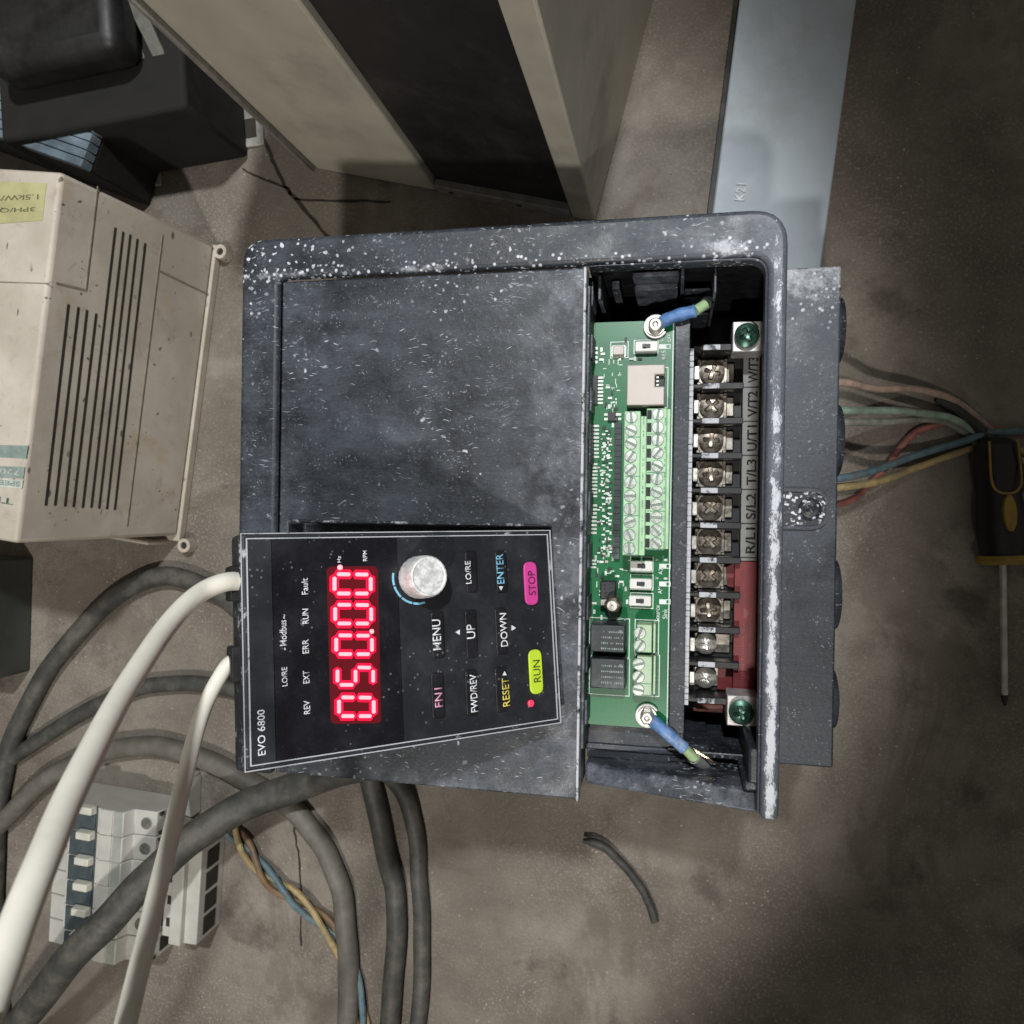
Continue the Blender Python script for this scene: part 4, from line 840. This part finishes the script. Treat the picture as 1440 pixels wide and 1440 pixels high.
cable('rubber_cable', 'thick grey cable crossing in front of the breaker and under the drive', 'rubber', [at(775, 985, .03), at(740, 1006, .018), at(690, 1034, .0102), at(620, 1060, .0115), at(540, 1072, .032), at(470, 1090, .031), at(400, 1112, .028), at(335, 1135, .037), at(270, 1180, .052), at(212, 1232, .066), at(150, 1296, .078), at(90, 1360, .082), at(20, 1450, .06), at(-60, 1540, .03)], .0102, G)


tw = [(322, 1160), (340, 1182), (360, 1212), (385, 1240), (415, 1262), (450, 1292), (480, 1330), (500, 1390), (515, 1480), (520, 1600)]
base = smooth_path(fl(tw, .005), 8)
for i, (mname, lab_) in enumerate((('wyellow', 'yellow strand of the twisted wires beside the brownish cable'), ('wblue', 'blue strand of the twisted wires beside the brownish cable'), ('wbrown', 'brown strand of the twisted wires beside the brownish cable'))):
    P = []
    for k, p in enumerate(base):
        a = k * .19 + i * 2.094; t = (base[min(k + 1, len(base) - 1)] - base[max(k - 1, 0)]).normalized(); s_ = Vector((-t.y, t.x, 0)); P.append(p + s_ * math.cos(a) * .0042 + Vector((0, 0, 1)) * (math.sin(a) * .0032 + .0008))
    cable('twisted_wire', lab_, mname, P, .0022, 'twisted wires', 10, 2, cat='wire')
cable('wire_offcut', 'single thin dark wire end on the bare floor below the drive', 'rubber3', [at(820, 1182, .006), at(838, 1186, .005), at(858, 1197, .004), at(882, 1222, .003), at(900, 1246, .003), at(914, 1272, .003), at(922, 1296, .003)], .0027, None, 12, 8, lambda u: .55 + .45 * min(1, u * 8), 'wire')

# ------------------------------------------------------------------ wires leaving the cable end
G2 = 'thin wires leaving the cable end'
def hole(px, py, z): p = at(px, py, z); p.x = min(p.x, .1505); return p
def wire(lab_, mat, pts, r=.0022): cable('supply_wire', lab_, mat, pts, r, G2, 10, 8, cat='wire')
wire('pinkish white wire, uppermost of the bundle leaving the drive', 'wpink', [Vector((.147, .073, .05)), at(1190, 538, .040), at(1232, 547, .024), at(1290, 548, .010), at(1340, 562, .004), at(1378, 590, .004), at(1408, 622, .006), at(1450, 665, .008), at(1500, 720, .004)])
wire('green wire below the pinkish white one leaving the drive', 'wgreen', [Vector((.147, .056, .055)), at(1192, 577, .042), at(1250, 577, .024), at(1310, 583, .012), at(1345, 592, .007), at(1385, 618, .008), at(1425, 650, .009), at(1480, 690, .003)])
wire('grey wire running tight beneath the green wire', 'wgrey', [Vector((.147, .048, .05)), at(1192, 593, .038), at(1250, 593, .020), at(1308, 590, .007), at(1345, 600, .003), at(1378, 628, .004), at(1400, 655, .004), at(1440, 700, .003), at(1490, 760, .003)])
wire('blue wire bending up to the bundle above the yellow wire', 'wblue', [Vector((.147, .017, .05)), at(1186, 671, .042), at(1235, 659, .024), at(1290, 640, .010), at(1345, 624, .006), at(1388, 610, .012), at(1425, 606, .008), at(1490, 602, .003)])
wire('yellow wire, lowest of the clean wires leaving the drive', 'wyellow', [Vector((.147, .012, .045)), at(1186, 684, .038), at(1240, 675, .020), at(1300, 654, .006), at(1365, 632, .003), at(1400, 625, .003), at(1450, 640, .003), at(1500, 672, .003)])
wire('faded red wire crossing under the blue and yellow wires', 'wred', [Vector((.147, .000, .02)), at(1190, 706, .012), at(1222, 682, .003), at(1250, 652, .003), at(1268, 626, .003), at(1290, 607, .003), at(1322, 597, .003), at(1360, 594, .003), at(1420, 606, .003), at(1500, 610, .003)], .0020)

wire('black wire lying across the screwdriver end of the bundle', 'dkwire', [at(1318, 560, .003), at(1345, 578, .004), at(1380, 606, .010), at(1412, 634, .016), at(1445, 668, .012), at(1480, 705, .004), at(1540, 760, .003)], .0028)
# ------------------------------------------------------------------ screwdriver
a, b = at(1400, 646, .013), at(1413, 992, .004); dirv = Vector((b.x - a.x, b.y - a.y, 0)); ang = math.atan2(dirv.y, dirv.x); Ls = dirv.length
sd = thing('screwdriver', 'black and yellow handled screwdriver lying on the floor', 'screwdriver', (a.x, a.y, .0145), (0, 0, ang))
hl = (at(1399, 782, .013) - at(1400, 646, .013)).length
def lath_x(name, mat, prof, parent, n=24, lob=0): m = MB(); m.lathe([(r, z) for z, r in prof], n, (0, 0, 0), (1, 0, 0)); \
    return m.build(name, mat, parent)
lath_x('handle', 'sdblack', [(-.012, .006), (-.008, .0115), (.004, .0128), (.022, .0115), (.030, .0125), (hl - .016, .0132), (hl - .004, .0118), (hl - .0005, .0118)], sd, 12)
lath_x('collar', 'sdyellow', [(hl - .0008, .0136), (hl + .0018, .0142), (hl + .0042, .0125), (hl + .0046, .004)], sd, 28)
m = MB(); m.tube([(hl, 0, 0), (Ls - .006, 0, -.010)], .0019, 14); m.build('shaft', 'sdsteel', sd)
m = MB(); m.tube([(Ls - .0065, 0, -.010), (Ls, 0, -.0102)], .0022, 8, lambda u: 1 - .6 * u); m.build('tip', 'sdblack', sd)
m = MB(); pts = [(.019 + .0105 * math.cos(k * math.pi / 10), .0034 * math.sin(k * math.pi / 10)) for k in range(20)]; m.prism([(x + .012, y) for x, y in pts], .0105, .0148); m.build('inlay', 'sdyellow', sd, .0004, 1)
loopP = [(-.010, .0072, .011), (.012, .0076, .0118), (.0185, .0050, .0128), (.0200, 0, .0135), (.0185, -.0050, .0128), (.012, -.0076, .0118), (-.010, -.0072, .011)]
m = MB(); m.tube(smooth_path(loopP, 6), .0007, 8); m.build('grip_outline', 'sdyellow', sd)

# ------------------------------------------------------------------ cabinet, board, transformer, finned unit (upper edge)
pA, pB, pC = at(445, 237), at(618, 260), at(838, 310)
fa = math.atan2(pC.y - pA.y, pC.x - pA.x); encl = thing('tall_enclosure', 'tall cream and black metal enclosure standing behind the drive', 'enclosure', pA, (0, 0, fa))
eI = Matrix.Rotation(-fa, 4, 'Z'); lB, lC = (eI @ (pB - pA)).x, (eI @ (pC - pA)).x; HE = .23
mb = MB(); mb.box(0, lB, 0, .20, 0, HE); mb.build('cream_panel', 'enclbeige', encl, .0015, 2)
mb = MB(); mb.box(lB + .0005, lC - .0165, .004, .19, .001, HE - .003); mb.build('black_panel', 'enclblack', encl, .001, 1)
mb = MB(); mb.box(lB + .0005, lC - .0165, -.0015, .0045, 0, .012); fg = mb.build('flange', 'flange', encl, .0008, 1)
for x in (.012, .060): mb = MB(); mb.lathe([(.0018, 0), (.0018, .0003)], 14, (lB + x, -.0016, .006), (0, -1, 0)); mb.build('hole', 'slit', fg)
mb = MB(); mb.box(lC - .016, lC, -.001, .20, 0, HE); mb.build('cream_edge', 'enclbeige', encl, .0012, 2)
mb = MB(); mb.box(-.0045, -.0003, -.003, .20, 0, HE); mb.build('door_edge', 'flange', encl, .001, 1)
p0, p1 = at(1003, 290, .03), at(1017, 180, .03); ga = math.atan2(p1.y - p0.y, p1.x - p0.x) - math.pi / 2
gb = thing('grey_steel_box', 'flat blue grey steel box with pale lettering behind the drive corner', 'steel box', (p0.x, p0.y, 0), (0, 0, ga))
wd = .0655
mb = MB(); mb.box(0, wd, -.075, .30, .004, .030); mb.build('lid', 'bluegrey', gb, .001, 2)
mb = MB(); mb.box(-.0035, wd - .003, -.074, .298, 0, .0042); mb.build('tray', 'rubber3', gb, .0006, 1)
gi = Matrix.Rotation(-ga, 4, 'Z')
c = gi @ (at(1041, 270, .0302) - Vector((p0.x, p0.y, 0))); lettering('K21', 'print', gb, c.x, c.y, .0303, .0105, .0060, 90, .03)
# transformer with metal feet
t0 = at(205, 258); tr = thing('transformer', 'blackened transformer on pale metal feet in the shade', 'transformer', (t0.x, t0.y, 0), (0, 0, R(4)))
mb = MB(); mb.box(-.052, .085, .004, .17, .002, .075); mb.build('core', 'coreblk', tr, .003, 2)
mb = MB(); mb.box(-.035, .060, .03, .15, .075, .105); mb.build('winding', 'enclblack', tr, .010, 4)
for (x0, x1, y0, y1) in ((-.002, .014, -.004, .012), (.078, .098, .012, .040)):
    mb = MB(); mb.box(x0, x1, y0, y1, 0, .0025); f_ = mb.build('foot', 'footm', tr, .0004, 1)
    mb = MB(); mb.box(x0 + .004, x1 - .005, y0 + .006, y1 - .008, .0025, .0027); mb.build('foot_slot', 'slit', f_)
for k in range(3):
    x = .012 + k * .014; mb = MB(); mb.add([(x + .028, .020, .060), (x + .036, .020, .060), (x + .020, .110, .110), (x + .008, .110, .110), (x + .028, .020, .064), (x + .036, .020, .064), (x + .020, .110, .114), (x + .008, .110, .114)], [(3, 2, 1, 0), (4, 5, 6, 7), (0, 1, 5, 4), (1, 2, 6, 5), (2, 3, 7, 6), (3, 0, 4, 7)]); mb.build('lead_strap', 'greybar', tr, .0006, 1)
# finned unit at the corner
f0 = at(113, 236, .07); fu = thing('finned_unit', 'slate blue finned unit behind the beige drive corner', 'heat sink', (f0.x, f0.y, 0), (0, 0, R(-22)))
mb = MB(); mb.box(-.16, -.001, .001, .20, 0, .060); mb.build('case', 'coreblk', fu, .002, 2)
for k in range(16): mb = MB(); mb.box(-.158, -.001, .001 + k * .0058, .0062 + k * .0058, .060, .0690); mb.build('fin', 'finblue', fu, .0004, 1)
mb = MB(); mb.box(-.158, -.002, .100, .19, .060, .076); mb.build('teal_cover', 'tealblue', fu, .002, 2)
